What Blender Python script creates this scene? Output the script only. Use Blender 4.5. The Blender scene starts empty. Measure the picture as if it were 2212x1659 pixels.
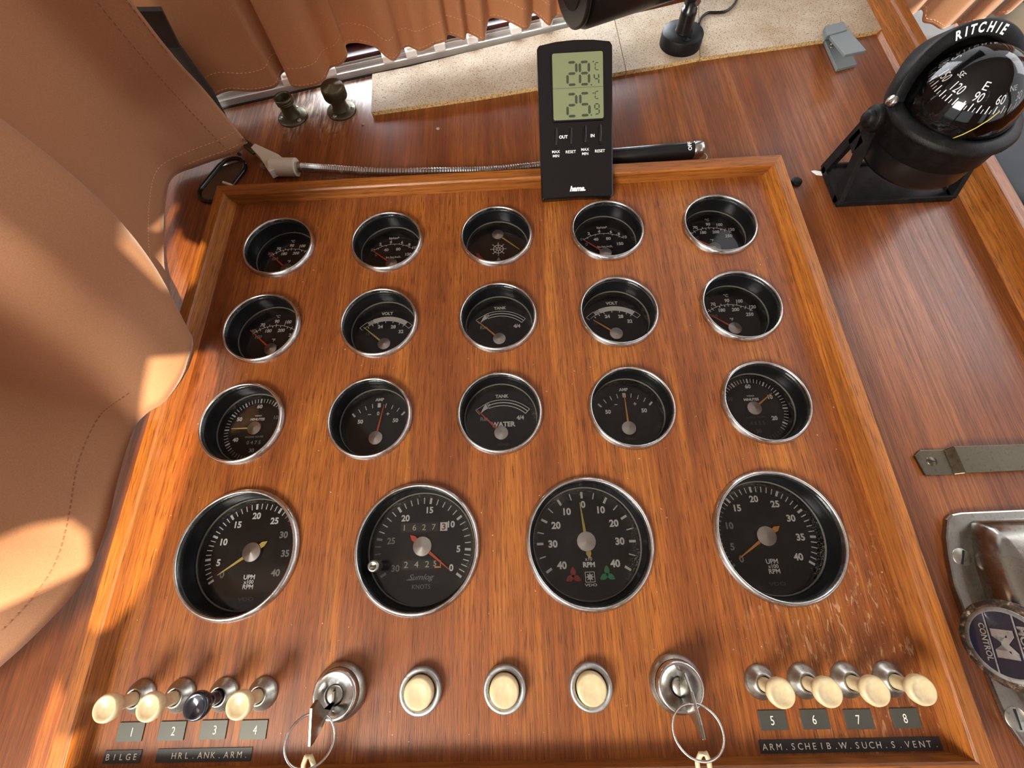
import bpy, bmesh, math, random
from mathutils import Vector, Matrix
random.seed(7)
R_ = math.radians
# ------------------------------------------------------------------ camera, world, lights
SC = bpy.context.scene
COL = SC.collection
F = 944.17
RM = Matrix(((0.99875856, 0.04172572, 0.02720842), (-0.02855516, 0.92713891, -0.37362821), (-0.04081589, 0.37238744, 0.92717941)))
CP = Vector((0.01815886, -0.25491424, 0.29666962))
cam = bpy.data.cameras.new('camera'); cam.sensor_width = 36; cam.lens = F*36/2212; cam.clip_start = 0.01
co = bpy.data.objects.new('camera', cam); COL.objects.link(co)
co.matrix_world = Matrix.Translation(CP) @ RM.to_4x4()
SC.camera = co
SC.view_settings.view_transform = 'Standard'; SC.view_settings.look = 'None'
SC.view_settings.gamma = 1; SC.view_settings.use_curve_mapping = False
SC.view_settings.exposure = 0.1
w = bpy.data.worlds.new('sky'); SC.world = w; w.use_nodes = True
wn = w.node_tree; bg = wn.nodes['Background']
tc = wn.nodes.new('ShaderNodeTexCoord'); sx = wn.nodes.new('ShaderNodeSeparateXYZ'); cr = wn.nodes.new('ShaderNodeValToRGB')
wn.links.new(tc.outputs['Generated'], sx.inputs[0]); wn.links.new(sx.outputs['Z'], cr.inputs[0]); wn.links.new(cr.outputs[0], bg.inputs[0])
cr.color_ramp.elements[0].position = 0.0; cr.color_ramp.elements[0].color = (.16, .15, .14, 1)
cr.color_ramp.elements[1].position = 0.08; cr.color_ramp.elements[1].color = (.96, .97, 1, 1)
bg.inputs[1].default_value = 1.55
SUND = Vector((-.56, .42, -.72)).normalized()
def light(name, kind, energy, loc, d, color, **k):
    l = bpy.data.lights.new(name, kind); l.energy = energy; l.color = color
    for a, b in k.items(): setattr(l, a, b)
    o = bpy.data.objects.new(name, l); COL.objects.link(o); o.location = loc
    o.rotation_euler = Vector(d).to_track_quat('-Z', 'Y').to_euler(); return o
light('sun', 'SUN', 11.0, (0, -1, 2), SUND, (1, .82, .58), angle=R_(.3))
light('aft_fill_light', 'AREA', 27.0, (-.60, -.95, .78), (.60, .80, -.78), (1, .95, .86), shape='RECTANGLE', size=.5, size_y=.4)  # added soft fill from aft left for board and dials, no skylight there
light('front_window_light', 'AREA', 6.5, (-.10, .74, .42), (-.0, -.8, -.55), (.94, .96, 1), shape='RECTANGLE', size=.6, size_y=.4)
light('window_gap_light', 'AREA', 1.1, (-.01, .325, .028), (.25, -.95, -.42), (.85, .93, 1), shape='RECTANGLE', size=.42, size_y=.03).rotation_euler.rotate_axis('Z', 0)
light('port_window_light', 'AREA', 1.6, (-.53, -.06, .34), (1, 0, .35), (1, .93, .82), shape='RECTANGLE', size=.5, size_y=.36)
light('side_window_light', 'AREA', 2.2, (1.10, .36, .60), (-.7, -.4, -.6), (.95, .96, 1), shape='RECTANGLE', size=.5, size_y=.3)

D = -.012          # dash surface height; the gauge board is z = 0
def ray(px, py): return RM @ Vector(((px-1106)/F, -(py-829.5)/F, -1))
def at(px, py, z=0.):
    d = ray(px, py); return CP + d*((z-CP.z)/d.z)
def on(px, py, p0, n):
    d = ray(px, py); p0 = Vector(p0); n = Vector(n); return CP + d*((p0-CP).dot(n)/d.dot(n))

# ------------------------------------------------------------------ materials
def mat(name, color=(.5, .5, .5), rough=.5, metal=0., coat=0., spec=.5, **k):
    m = bpy.data.materials.new(name); m.use_nodes = True
    b = m.node_tree.nodes['Principled BSDF']
    b.inputs['Base Color'].default_value = (*color, 1); b.inputs['Roughness'].default_value = rough
    b.inputs['Metallic'].default_value = metal; b.inputs['Coat Weight'].default_value = coat
    b.inputs['Specular IOR Level'].default_value = spec
    for a, v in k.items(): b.inputs[a.replace('_', ' ')].default_value = v
    return m
class N:
    def __init__(s, m): s.t = m.node_tree; s.b = s.t.nodes.get('Principled BSDF'); s.o = s.t.nodes['Material Output']
    def n(s, kind, **k):
        x = s.t.nodes.new(kind)
        for a, v in k.items(): setattr(x, a, v)
        return x
    def l(s, a, b): s.t.links.new(a, b)
    def coords(s, scale=(1, 1, 1), rot=(0, 0, 0)):
        c = s.n('ShaderNodeTexCoord'); mp = s.n('ShaderNodeMapping'); mp.inputs['Scale'].default_value = scale; mp.inputs['Rotation'].default_value = rot
        s.l(c.outputs['Object'], mp.inputs[0]); return mp.outputs[0]
    def noise(s, vec, scale=1, detail=3, rough=.5, dist=0):
        x = s.n('ShaderNodeTexNoise'); x.inputs['Scale'].default_value = scale; x.inputs['Detail'].default_value = detail
        x.inputs['Roughness'].default_value = rough; x.inputs['Distortion'].default_value = dist; s.l(vec, x.inputs['Vector']); return x.outputs['Fac']
    def ramp(s, fac, *st, interp='LINEAR'):
        x = s.n('ShaderNodeValToRGB'); r = x.color_ramp; r.interpolation = interp
        while len(r.elements) < len(st): r.elements.new(.5)
        for e, (p, c) in zip(r.elements, st):
            e.position = p; e.color = (*c, 1) if len(c) == 3 else c
        s.l(fac, x.inputs[0]); return x.outputs[0]
    def mix(s, fac, a, b, mode='MIX'):
        x = s.n('ShaderNodeMix', data_type='RGBA', blend_type=mode)
        if isinstance(fac, (int, float)): x.inputs[0].default_value = fac
        else: s.l(fac, x.inputs[0])
        for i, v in ((6, a), (7, b)):
            if isinstance(v, tuple): x.inputs[i].default_value = (*v, 1)
            else: s.l(v, x.inputs[i])
        return x.outputs[2]
    def bump(s, h, st=.3, dist=.001):
        x = s.n('ShaderNodeBump'); x.inputs['Strength'].default_value = st; x.inputs['Distance'].default_value = dist
        s.l(h, x.inputs['Height']); s.l(x.outputs[0], s.b.inputs['Normal'])
def wood(name, dark, mid, lite, rough=.34, axis='y', pores=1., coat=.15, stain=None, dust=False, wear=None):
    m = mat(name, mid, rough, coat=coat, spec=.4); n = N(m); n.b.inputs['Coat Roughness'].default_value = .22
    def sc(a, b): return (a, b, a) if axis == 'y' else (b, a, a)
    big = n.noise(n.coords(sc(34, 3.4)), 1, 4, .6, .8)
    strk = n.noise(n.coords(sc(520, 8)), 1, 4, .66, .3)
    pore = n.noise(n.coords(sc(1700, 62)), 1, 2, .55, .2)
    c = n.ramp(big, (.3, dark), (.5, mid), (.7, lite))
    c = n.mix(n.ramp(strk, (.36, (.7,)*3), (.62, (.0,)*3)), c, tuple(v*.42 for v in mid), 'MIX')
    k = n.ramp(pore, (.34, (.75*pores,)*3), (.46, (0, 0, 0)))
    c = n.mix(k, c, tuple(v*.35 for v in dark))
    if stain:      # weathered patch near a spot, a mark with its own shape
        cc = n.n('ShaderNodeTexCoord'); d = n.n('ShaderNodeVectorMath', operation='DISTANCE'); d.inputs[1].default_value = stain[0]
        n.l(cc.outputs['Object'], d.inputs[0])
        nz = n.noise(n.coords((60, 18, 60)), 1, 5, .7, 1.)
        s = n.n('ShaderNodeMath', operation='MULTIPLY_ADD'); s.inputs[1].default_value = .09; n.l(nz, s.inputs[0]); n.l(d.outputs['Value'], s.inputs[2])
        f = n.ramp(s.outputs[0], (stain[1], (.9,)*3), (stain[1]+.035, (0, 0, 0)))
        nn = n.noise(n.coords((240, 30, 240)), 1, 4, .7, .6)
        c = n.mix(f, c, n.ramp(nn, (.36, (.03, .014, .01)), (.48, (.26, .16, .11)), (.6, (.72, .58, .46))))
    if wear:       # worn-through varnish flecks with a shape of their own
        cc = n.n('ShaderNodeTexCoord'); d = n.n('ShaderNodeVectorMath', operation='DISTANCE'); d.inputs[1].default_value = wear[0]
        n.l(cc.outputs['Object'], d.inputs[0]); f = n.ramp(d.outputs['Value'], (wear[1]*.3, (1, 1, 1)), (wear[1], (0, 0, 0)))
        nz = n.noise(n.coords((330, 90, 330)), 1, 4, .7, .8)
        f2 = n.mix(1., f, n.ramp(nz, (.56, (0, 0, 0)), (.66, (.5,)*3)), 'MULTIPLY'); c = n.mix(f2, c, (.60, .36, .20))
    if dust:
        sp = n.noise(n.coords((420, 420, 420)), 1, 2, .5)
        c = n.mix(n.ramp(sp, (.73, (0, 0, 0)), (.78, (.5,)*3)), c, (.75, .6, .45))
    n.l(c, n.b.inputs['Base Color'])
    rr = n.ramp(strk, (.3, (rough+.12,)*3), (.7, (rough-.05,)*3)); n.l(rr, n.b.inputs['Roughness'])
    n.bump(pore, .25, .0006)
    return m
BR = dict(dark=(.145, .036, .008), mid=(.275, .078, .015), lite=(.41, .138, .022))
M = {}
M['board'] = wood('reddish_veneer', rough=.36, dust=True, wear=((.205, -.30, 0), .075), **BR)
M['dash'] = wood('mahogany_veneer', (.14, .034, .009), (.22, .062, .014), (.32, .105, .026), rough=.33, pores=.7, stain=((-.185, .212, D), .075))
M['rail_y'] = wood('teak_rail', (.20, .055, .009), (.34, .108, .016), (.48, .17, .026), rough=.38, pores=.9)
M['rail_x'] = wood('teak_cross_rail', (.20, .055, .009), (.34, .108, .016), (.48, .17, .026), rough=.38, axis='x', pores=.9)
def chrome(name, c=(.62, .61, .58), r=.14, pit=.5):
    m = mat(name, c, r, 1.); n = N(m)
    z = n.noise(n.coords((500,)*3), 1, 3, .6); z2 = n.noise(n.coords((90,)*3), 1, 3, .6)
    n.l(n.mix(n.ramp(z, (.56, (0, 0, 0)), (.68, (pit,)*3)), c, tuple(v*.45 for v in c)), n.b.inputs['Base Color'])
    n.l(n.ramp(z2, (.3, (r,)*3), (.75, (r+.22,)*3)), n.b.inputs['Roughness']); return m
M['chrome'] = chrome('chrome', (.54, .53, .51), .13, .4)
M['dullmetal'] = chrome('dull_nickel', (.40, .385, .34), .27, .6)
M['zinc'] = chrome('matt_zinc', (.43, .45, .45), .38, .6)
M['plate'] = chrome('tarnished_chrome', (.30, .285, .25), .15, .4)
M['tarnish'] = chrome('brown_tarnished_strap', (.13, .11, .078), .22, .5)
M['bronze'] = mat('old_bronze', (.11, .095, .06), .42, .85)
M['black'] = mat('black_plastic', (.006, .006, .006), .28)
M['blackmat'] = mat('matt_black_plastic', (.005, .005, .005), .5, spec=.22)
M['gloss'] = mat('gloss_black', (.003, .003, .0035), .12)
M['innerblack'] = mat('satin_black_inner', (.004, .0045, .005), .3)
M['dial'] = mat('dial_black', (.0045, .0045, .005), .6, spec=.25)
M['seal'] = mat('dusty_seal', (.060, .054, .042), .7)
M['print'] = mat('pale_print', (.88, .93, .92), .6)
M['dimprint'] = mat('shade_dimmed_print', (.07, .07, .065), .6)  # dark copy of the pale print: shade in the dial recess painted in
M['midprint'] = mat('grey_print', (.27, .29, .28), .6)  # same print again, painted shade about half as deep
M['white'] = mat('white_print', (.85, .87, .86), .5)
M['orange'] = mat('orange_red_needle', (.75, .07, .012), .45)
M['amber'] = mat('amber_needle', (.80, .32, .04), .45)
M['yellow'] = mat('yellow_needle', (.74, .58, .13), .45)
M['red'] = mat('red_enamel', (.33, .012, .012), .5)
M['green'] = mat('green_enamel', (.01, .28, .09), .5)
M['cream'] = mat('cream_plastic', (.66, .53, .31), .35, coat=.2, Subsurface_Weight=.1)
M['navyknob'] = mat('navy_plastic', (.007, .009, .018), .2, coat=.5)
M['whiteplastic'] = mat('white_plastic', (.62, .57, .47), .4)
M['grey'] = mat('grey_plastic', (.13, .15, .15), .5)
M['tape'] = mat('embossing_tape', (.018, .018, .018), .4)
M['alu'] = mat('white_aluminium', (.55, .56, .56), .38, .5)
M['clipw'] = mat('pale_clip', (.85, .88, .9), .4)
M['velvet'] = mat('dark_fleece', (.035, .028, .025), .95)
M['navy'] = mat('navy_cloth', (.008, .016, .03), .9)
M['taupe'] = mat('taupe_cloth', (.09, .075, .055), .9)
M['paper'] = mat('paper_white', (.75, .75, .72), .7)
M['lcd'] = mat('lcd_green', (.20, .235, .12), .3)
M['lcdseg'] = mat('lcd_segment', (.045, .055, .035), .4)
M['darkwood'] = mat('dark_red_frame', (.05, .012, .010), .35)
M['headliner'] = mat('white_headliner', (.74, .72, .68), .85)
n = N(M['cream']); n.l(n.ramp(n.noise(n.coords((260,)*3), 1, 4, .6), (.3, (.50, .39, .22)), (.65, (.62, .50, .30))), n.b.inputs['Base Color'])
n = N(M['blackmat']); n.bump(n.noise(n.coords((1500,)*3), 1, 2), .35, .0004)
n.l(n.ramp(n.noise(n.coords((120,)*3), 1, 4, .7), (.45, (.004,)*3), (.8, (.013, .013, .012))), n.b.inputs['Base Color'])
n = N(M['navy']); n.l(n.ramp(n.noise(n.coords((14,)*3), 1, 4), (.3, (.004, .008, .016)), (.7, (.014, .026, .045))), n.b.inputs['Base Color'])
# hubs: turned metal
M['hub'] = m = mat('turned_aluminium', (.45, .44, .42), .33, 1.); n = N(m)
m.node_tree.nodes['Principled BSDF'].inputs['Anisotropic'].default_value = .5; m.node_tree.nodes['Principled BSDF'].inputs['Anisotropic Rotation'].default_value = .25
t = n.n('ShaderNodeTangent', direction_type='RADIAL', axis='Z'); n.l(t.outputs[0], n.b.inputs['Tangent'])
# cork mat
M['cork'] = m = mat('cork_mat', (.5, .4, .28), .85); n = N(m)
a = n.noise(n.coords((700, 700, 700)), 1, 3, .65); b_ = n.noise(n.coords((14,)*3), 1, 4, .6)
c = n.mix(n.ramp(b_, (.35, (0, 0, 0)), (.65, (1, 1, 1))), (.34, .245, .155), (.47, .385, .285))
c = n.mix(n.ramp(a, (.34, (.95,)*3), (.45, (0, 0, 0))), c, (.075, .05, .03)); c = n.mix(n.ramp(a, (.6, (0, 0, 0)), (.7, (.5,)*3)), c, (.62, .54, .43))
n.l(c, n.b.inputs['Base Color']); n.bump(a, .5, .0006)
M['corkedge'] = m = mat('cork_edge', (.62, .42, .18), .9); n = N(m)
a = n.noise(n.coords((600,)*3), 1, 3, .65); n.l(n.ramp(a, (.35, (.25, .13, .04)), (.55, (.62, .42, .18))), n.b.inputs['Base Color']); n.bump(a, .8, .001)
# curtain cloth
def cloth(name, col, tr, trcol):
    m = mat(name, col, .85, spec=.2, Sheen_Weight=.45, Sheen_Roughness=.35); n = N(m)
    n.b.inputs['Sheen Tint'].default_value = (1, .9, .82, 1)
    z = n.noise(n.coords((1400,)*3), 1, 2, .6); z2 = n.noise(n.coords((9,)*3), 1, 3, .5)
    n.l(n.mix(n.ramp(z, (.35, (0, 0, 0)), (.65, (1, 1, 1))), tuple(v*.9 for v in col), tuple(v*1.08 for v in col)), n.b.inputs['Base Color'])
    n.bump(z, .15, .0004)
    t = n.n('ShaderNodeBsdfTranslucent'); t.inputs[0].default_value = (*trcol, 1)
    mx = n.n('ShaderNodeMixShader'); mx.inputs[0].default_value = tr
    n.l(n.b.outputs[0], mx.inputs[1]); n.l(t.outputs[0], mx.inputs[2]); n.l(mx.outputs[0], n.o.inputs[0]); return m
M['curtain'] = cloth('terracotta_cloth', (.52, .275, .145), .22, (.66, .30, .10))
M['curtain2'] = cloth('terracotta_window_cloth', (.42, .20, .095), .2, (.55, .24, .08))
M['stitch'] = mat('thread', (.30, .12, .06), .8)
M['stitchlight'] = mat('pale_thread', (.66, .33, .18), .8)
# glass with dust
def glass(name, rad, dustamt=.35, fres=1.45):
    m = bpy.data.materials.new(name); m.use_nodes = True; n = N(m)
    n.t.nodes.remove(n.b)
    tr = n.n('ShaderNodeBsdfTransparent'); gl = n.n('ShaderNodeBsdfGlossy'); gl.inputs['Roughness'].default_value = .06
    fr = n.n('ShaderNodeFresnel'); fr.inputs[0].default_value = fres
    mx = n.n('ShaderNodeMixShader'); n.l(fr.outputs[0], mx.inputs[0]); n.l(tr.outputs[0], mx.inputs[1]); n.l(gl.outputs[0], mx.inputs[2])
    out = mx.outputs[0]
    if rad:
        c = n.n('ShaderNodeTexCoord'); ln = n.n('ShaderNodeVectorMath', operation='LENGTH'); mp = n.n('ShaderNodeMapping')
        mp.inputs['Scale'].default_value = (1, 1, 0); n.l(c.outputs['Object'], mp.inputs[0]); n.l(mp.outputs[0], ln.inputs[0])
        rim = n.ramp(ln.outputs['Value'], (rad*.78, (.10,)*3), (rad*.97, (.9,)*3)) if 0 else None
        mr = n.n('ShaderNodeMapRange'); mr.inputs[1].default_value = rad*.80; mr.inputs[2].default_value = rad; mr.inputs[3].default_value = .10; mr.inputs[4].default_value = 1.
        n.l(ln.outputs['Value'], mr.inputs[0])
        sp = n.noise(n.coords((1700,)*3), 1, 2, .8); sp2 = n.noise(n.coords((70,)*3), 1, 3, .6)
        s = n.ramp(sp, (.54, (0, 0, 0)), (.68, (1, 1, 1))); q = n.mix(1., s, n.ramp(sp2, (.35, (.2,)*3), (.7, (1,)*3)), 'MULTIPLY')
        q = n.mix(1., q, mr.outputs[0], 'MULTIPLY')
        k = n.n('ShaderNodeMath', operation='MULTIPLY'); k.inputs[1].default_value = dustamt; n.l(q, k.inputs[0])
        df = n.n('ShaderNodeBsdfDiffuse'); df.inputs[0].default_value = (.55, .50, .42, 1)
        m2 = n.n('ShaderNodeMixShader'); n.l(k.outputs[0], m2.inputs[0]); n.l(out, m2.inputs[1]); n.l(df.outputs[0], m2.inputs[2]); out = m2.outputs[0]
    n.l(out, n.o.inputs[0]); return m
M['glass_s'] = glass('dusty_gauge_glass', .0272, .7); M['glass_l'] = glass('dusty_large_glass', .0358, .6)
M['glass'] = glass('clear_glass', None); M['dome'] = glass('acrylic_dome', None, fres=1.5)

# ------------------------------------------------------------------ mesh helpers
class G:
    """collects geometry and links it as ONE mesh object"""
    def __init__(s): s.v = []; s.f = []; s.mi = []; s.mats = []; s.sm = []
    def add(s, vs, fs, m=None, smooth=False, T=None):
        o = len(s.v); mi = 0
        if m is not None:
            if m not in s.mats: s.mats.append(m)
            mi = s.mats.index(m)
        s.v += [tuple(T @ Vector(p)) if T else tuple(p) for p in vs]
        for f in fs: s.f.append([o+i for i in f]); s.mi.append(mi); s.sm.append(smooth)
        return s
    def lathe(s, prof, seg=48, m=None, smooth=True, T=None, a0=0, a1=2*math.pi):
        full = abs(a1-a0-2*math.pi) < 1e-6; ns = seg if full else seg+1
        vs = [(r*math.cos(a0+(a1-a0)*i/seg), r*math.sin(a0+(a1-a0)*i/seg), z) for r, z in prof for i in range(ns)]
        fs = []
        for j in range(len(prof)-1):
            for i in range(seg):
                k = (i+1) % ns
                fs.append([j*ns+i, j*ns+k, (j+1)*ns+k, (j+1)*ns+i])
        return s.add(vs, fs, m, smooth, T)
    def disc(s, r, z, seg=40, m=None, T=None):
        return s.add([(r*math.cos(2*math.pi*i/seg), r*math.sin(2*math.pi*i/seg), z) for i in range(seg)], [list(range(seg))], m, False, T)
    def box(s, x0, x1, y0, y1, z0, z1, m=None, T=None):
        v = [(x, y, z) for x in (x0, x1) for y in (y0, y1) for z in (z0, z1)]
        return s.add(v, [[0, 1, 3, 2], [4, 6, 7, 5], [0, 4, 5, 1], [2, 3, 7, 6], [0, 2, 6, 4], [1, 5, 7, 3]], m, False, T)
    def prism(s, poly, z0, z1, m=None, T=None, smooth=False):
        n = len(poly)
        return s.add([(x, y, z0) for x, y in poly]+[(x, y, z1) for x, y in poly],
                     [list(range(n))[::-1], list(range(n, 2*n))]+[[i, (i+1) % n, n+(i+1) % n, n+i] for i in range(n)], m, smooth, T)
    def tube(s, pts, r, seg=10, m=None, cap=True, smooth=True):
        pts = [Vector(p) for p in pts]; rs = r if isinstance(r, (list, tuple)) else [r]*len(pts)
        vs = []; up = Vector((.13, .27, 1)).normalized(); n = len(pts); pn = None
        for i, p in enumerate(pts):
            t = (pts[min(i+1, n-1)]-pts[max(i-1, 0)]).normalized()
            a = (pn - t*pn.dot(t)).normalized() if pn else t.cross(up).normalized()
            pn = a; b = t.cross(a)
            vs += [p+(a*math.cos(2*math.pi*k/seg)+b*math.sin(2*math.pi*k/seg))*rs[i] for k in range(seg)]
        fs = [[i*seg+k, i*seg+(k+1) % seg, (i+1)*seg+(k+1) % seg, (i+1)*seg+k] for i in range(n-1) for k in range(seg)]
        s.add(vs, fs, m, smooth)
        if cap: s.add(vs[:seg], [list(range(seg))[::-1]], m); s.add(vs[-seg:], [list(range(seg))], m)
        return s
    def text(s, body, x, y, h, rot=0, wx=1., bold=.02, z=0, m=None, T=None, shear=0, align=0):
        vs, fs, wd, hh = textmesh(body, bold)
        k = h/.70; c, sn = math.cos(rot), math.sin(rot); out = []
        for a, b in vs:
            a = (a - wd*(.5 if align == 0 else 0))*k*wx; b = (b-.35)*k; a += shear*b
            out.append((x+a*c-b*sn, y+a*sn+b*c, z))
        return s.add(out, fs, m, False, T)
    def build(s, name, material=None, parent=None, bevel=0, solid=0):
        me = bpy.data.meshes.new(name); me.from_pydata(s.v, [], s.f)
        for m in (s.mats if s.mats else [material]): me.materials.append(m)
        if s.mats: me.polygons.foreach_set('material_index', s.mi)
        me.polygons.foreach_set('use_smooth', s.sm)
        o = bpy.data.objects.new(name, me); COL.objects.link(o)
        if parent: o.parent = parent
        if bevel:
            b = o.modifiers.new('bevel', 'BEVEL'); b.width = bevel; b.segments = 2; b.limit_method = 'ANGLE'
        if solid:
            b = o.modifiers.new('solid', 'SOLIDIFY'); b.thickness = solid; b.offset = 0
        return o
_tc = {}
def textmesh(body, bold):
    key = (body, bold)
    if key in _tc: return _tc[key]
    cu = bpy.data.curves.new('t', 'FONT'); cu.body = body; cu.size = 1; cu.offset = bold; cu.resolution_u = 3; cu.fill_mode = 'FRONT'
    ob = bpy.data.objects.new('t', cu); me = bpy.data.meshes.new_from_object(ob)
    vs = [(v.co.x, v.co.y) for v in me.vertices]; fs = [list(p.vertices) for p in me.polygons]
    x0 = min(v[0] for v in vs); x1 = max(v[0] for v in vs)
    vs = [(a-x0, b) for a, b in vs]
    bpy.data.objects.remove(ob); bpy.data.curves.remove(cu); bpy.data.meshes.remove(me)
    _tc[key] = (vs, fs, x1-x0, 0); return _tc[key]
def thing(name, label, cat, loc=(0, 0, 0), rotz=0, group=None):
    o = bpy.data.objects.new(name, None); COL.objects.link(o); o.empty_display_size = .01
    o.location = loc; o.rotation_euler = (0, 0, rotz); o['label'] = label; o['category'] = cat
    if group: o['group'] = group
    return o
def tag(o, label, cat, group=None):
    o['label'] = label; o['category'] = cat
    if group: o['group'] = group
    return o
def struct(o): o['kind'] = 'structure'; return o
def holed(name, outer, holes, z0, z1, material, parent=None):
    """slab with real holes: outer and holes are lists of (x, y) loops"""
    bm = bmesh.new(); loops = []
    for lp in [outer]+holes:
        vs = [bm.verts.new((x, y, z1)) for x, y in lp]; loops.append(vs)
        for i in range(len(vs)): bm.edges.new((vs[i], vs[(i+1) % len(vs)]))
    bmesh.ops.triangle_fill(bm, use_beauty=True, use_dissolve=False, edges=bm.edges[:], normal=(0, 0, 1))
    for f in bm.faces:
        if f.normal.z < 0: f.normal_flip()
    top = bm.faces[:]
    geo = bmesh.ops.duplicate(bm, geom=bm.faces[:]+bm.edges[:]+bm.verts[:]); mp = geo['vert_map']
    low = [mp[v] for l in loops for v in l]
    for v in low: v.co.z = z0
    for g in geo['geom']:
        if isinstance(g, bmesh.types.BMFace): g.normal_flip()
    for l in loops:
        for i in range(len(l)):
            a, b = l[i], l[(i+1) % len(l)]; bm.faces.new((a, mp[a], mp[b], b))
    bmesh.ops.recalc_face_normals(bm, faces=bm.faces[:])
    me = bpy.data.meshes.new(name); bm.to_mesh(me); bm.free(); me.materials.append(material)
    o = bpy.data.objects.new(name, me); COL.objects.link(o)
    if parent: o.parent = parent
    return o
def circ(cx, cy, r, n=48): return [(cx+r*math.cos(2*math.pi*i/n), cy+r*math.sin(2*math.pi*i/n)) for i in range(n)]
def cr_(p0, p1, p2, p3, t):
    return .5*((2*p1)+(p2-p0)*t+(2*p0-5*p1+4*p2-p3)*t*t+(3*p1-p0-3*p2+p3)*t*t*t)
def spline(pts, n):
    pts = [Vector(p) for p in pts]; P = [pts[0]*2-pts[1]]+pts+[pts[-1]*2-pts[-2]]; out = []
    for i in range(len(pts)-1):
        for k in range(n): out.append(cr_(P[i], P[i+1], P[i+2], P[i+3], k/n))
    out.append(pts[-1]); return out
def frame_T(o, zdir, xdir=(1, 0, 0)):
    z = Vector(zdir).normalized(); x = Vector(xdir); x = (x-z*x.dot(z)).normalized(); y = z.cross(x)
    return Matrix.Translation(Vector(o)) @ Matrix((x, y, z)).transposed().to_4x4()

# ------------------------------------------------------------------ setting: dash, lip, window wall, ceiling
LDX, LDY = .0976, .0249     # direction of the windscreen sill
SA = Vector((-.2349, .2118, 0)); SD = Vector((.9692, .2463, 0)).normalized(); SN = Vector((-SD.y, SD.x, 0))   # sill line, into the window
def sill(s, d, z=0): p = SA+SD*s+SN*d; return Vector((p.x, p.y, z))
PX, PY0, PY1 = .2482, -.367, .0625
dash = struct(holed('trim_1', [(-.56, -.62), (.395, -.62), (.409, .31), (.409, .345), (.0, .35), (-.56, .25)],
    [[(-PX+.004, PY0+.004), (PX-.004, PY0+.004), (PX-.004, PY1-.004), (-PX+.004, PY1-.004)]], D-.02, D, M['dash']))
dash['label'] = 'varnished mahogany dash around the gauge board'
# dark well under the gauge board
struct(G().box(-PX-.002, PX+.002, PY0-.002, PY1+.002, -.06, -.055).build('trim_2', M['innerblack']))
# raised lip along the right edge of the dash
lip = G()
prof = [(.0, D), (.0035, D+.003), (.005, D+.010), (.006, .0085), (.008, .0100), (.0175, .0102), (.0195, .008), (.0195, -.30), (.0, -.30)]
pa, pb = Vector((.395, -.62)), Vector((.409, .33)); n_ = 2
vs = []
for e in (pa, pb): vs += [(e.x+x, e.y, z) for x, z in prof]
k_ = len(prof)
lip.add(vs, [[i, (i+1) % k_, k_+(i+1) % k_, k_+i] for i in range(k_)]+[list(range(k_)), list(range(k_, 2*k_))[::-1]])
struct(lip.build('trim_3', M['rail_y']))
# sill rail of the windscreen (white aluminium track), lower frame, glass
g = G()
def sbox(g, s0, s1, d0, d1, z0, z1, m=None):
    v = [sill(s, d, z) for s in (s0, s1) for d in (d0, d1) for z in (z0, z1)]
    g.add(v, [[0, 1, 3, 2], [4, 6, 7, 5], [0, 4, 5, 1], [2, 3, 7, 6], [0, 2, 6, 4], [1, 5, 7, 3]], m)
sbox(g, -.2, .42, .0015, .0075, D, D+.0065); sbox(g, -.2, .42, .0075, .0085, D, D+.010); sbox(g, -.2, .42, .0085, .0125, D, D+.0055); sbox(g, -.2, .42, .0125, .0135, D, D+.010)
struct(g.build('trim_4', M['alu'], bevel=.0006))
g = G(); sbox(g, -.2, .42, -.0014, .0014, D, D+.0006); struct(g.build('trim_8', M['innerblack']))
g = G(); sbox(g, -.3, .75, .0137, .034, D-.01, D+.0135); struct(g.build('trim_5', M['darkwood'], bevel=.001))
g = G(); g.tube([sill(-.3, .0345, D+.018), sill(.75, .0345, D+.018)], .0048, 12); struct(g.build('trim_6', M['gloss']))
g = G(); sbox(g, -.3, .75, .038, .041, D+.012, .55); struct(g.build('window_1', M['glass']))
for i, s in enumerate([(621, 163), (712, 149), (837, 121), (887, 111), (949, 98), (1019, 81), (1114, 63), (1180, 47)]):
    p = at(s[0], s[1], D+.009); q = (p-SA).dot(SD); g = G()
    sbox(g, q-.006, q+.006, .003, .0145, D+.0055, D+.0125); sbox(g, q-.004, q+.004, .006, .012, D+.0125, D+.0145)
    tag(g.build('track_slider', M['clipw'], bevel=.0012), '%s pale plastic slider in the white window track' % ['far left, between the curtain folds,', 'second from the left,', 'third from the left,', 'fourth from the left,', 'fifth from the left,', 'sixth from the left,', 'seventh from the left,', 'rightmost'][i], 'slider', 'pale sliders in the windscreen track')
# hull side / dark fleece lining in the left corner
g = G(); g.add([(-.56, -.62, D), (-.56, .26, D), (-.56, .26, .9), (-.56, -.62, .9)], [[0, 1, 2, 3]]); struct(g.build('wall_left', M['headliner'], solid=.01))
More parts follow.
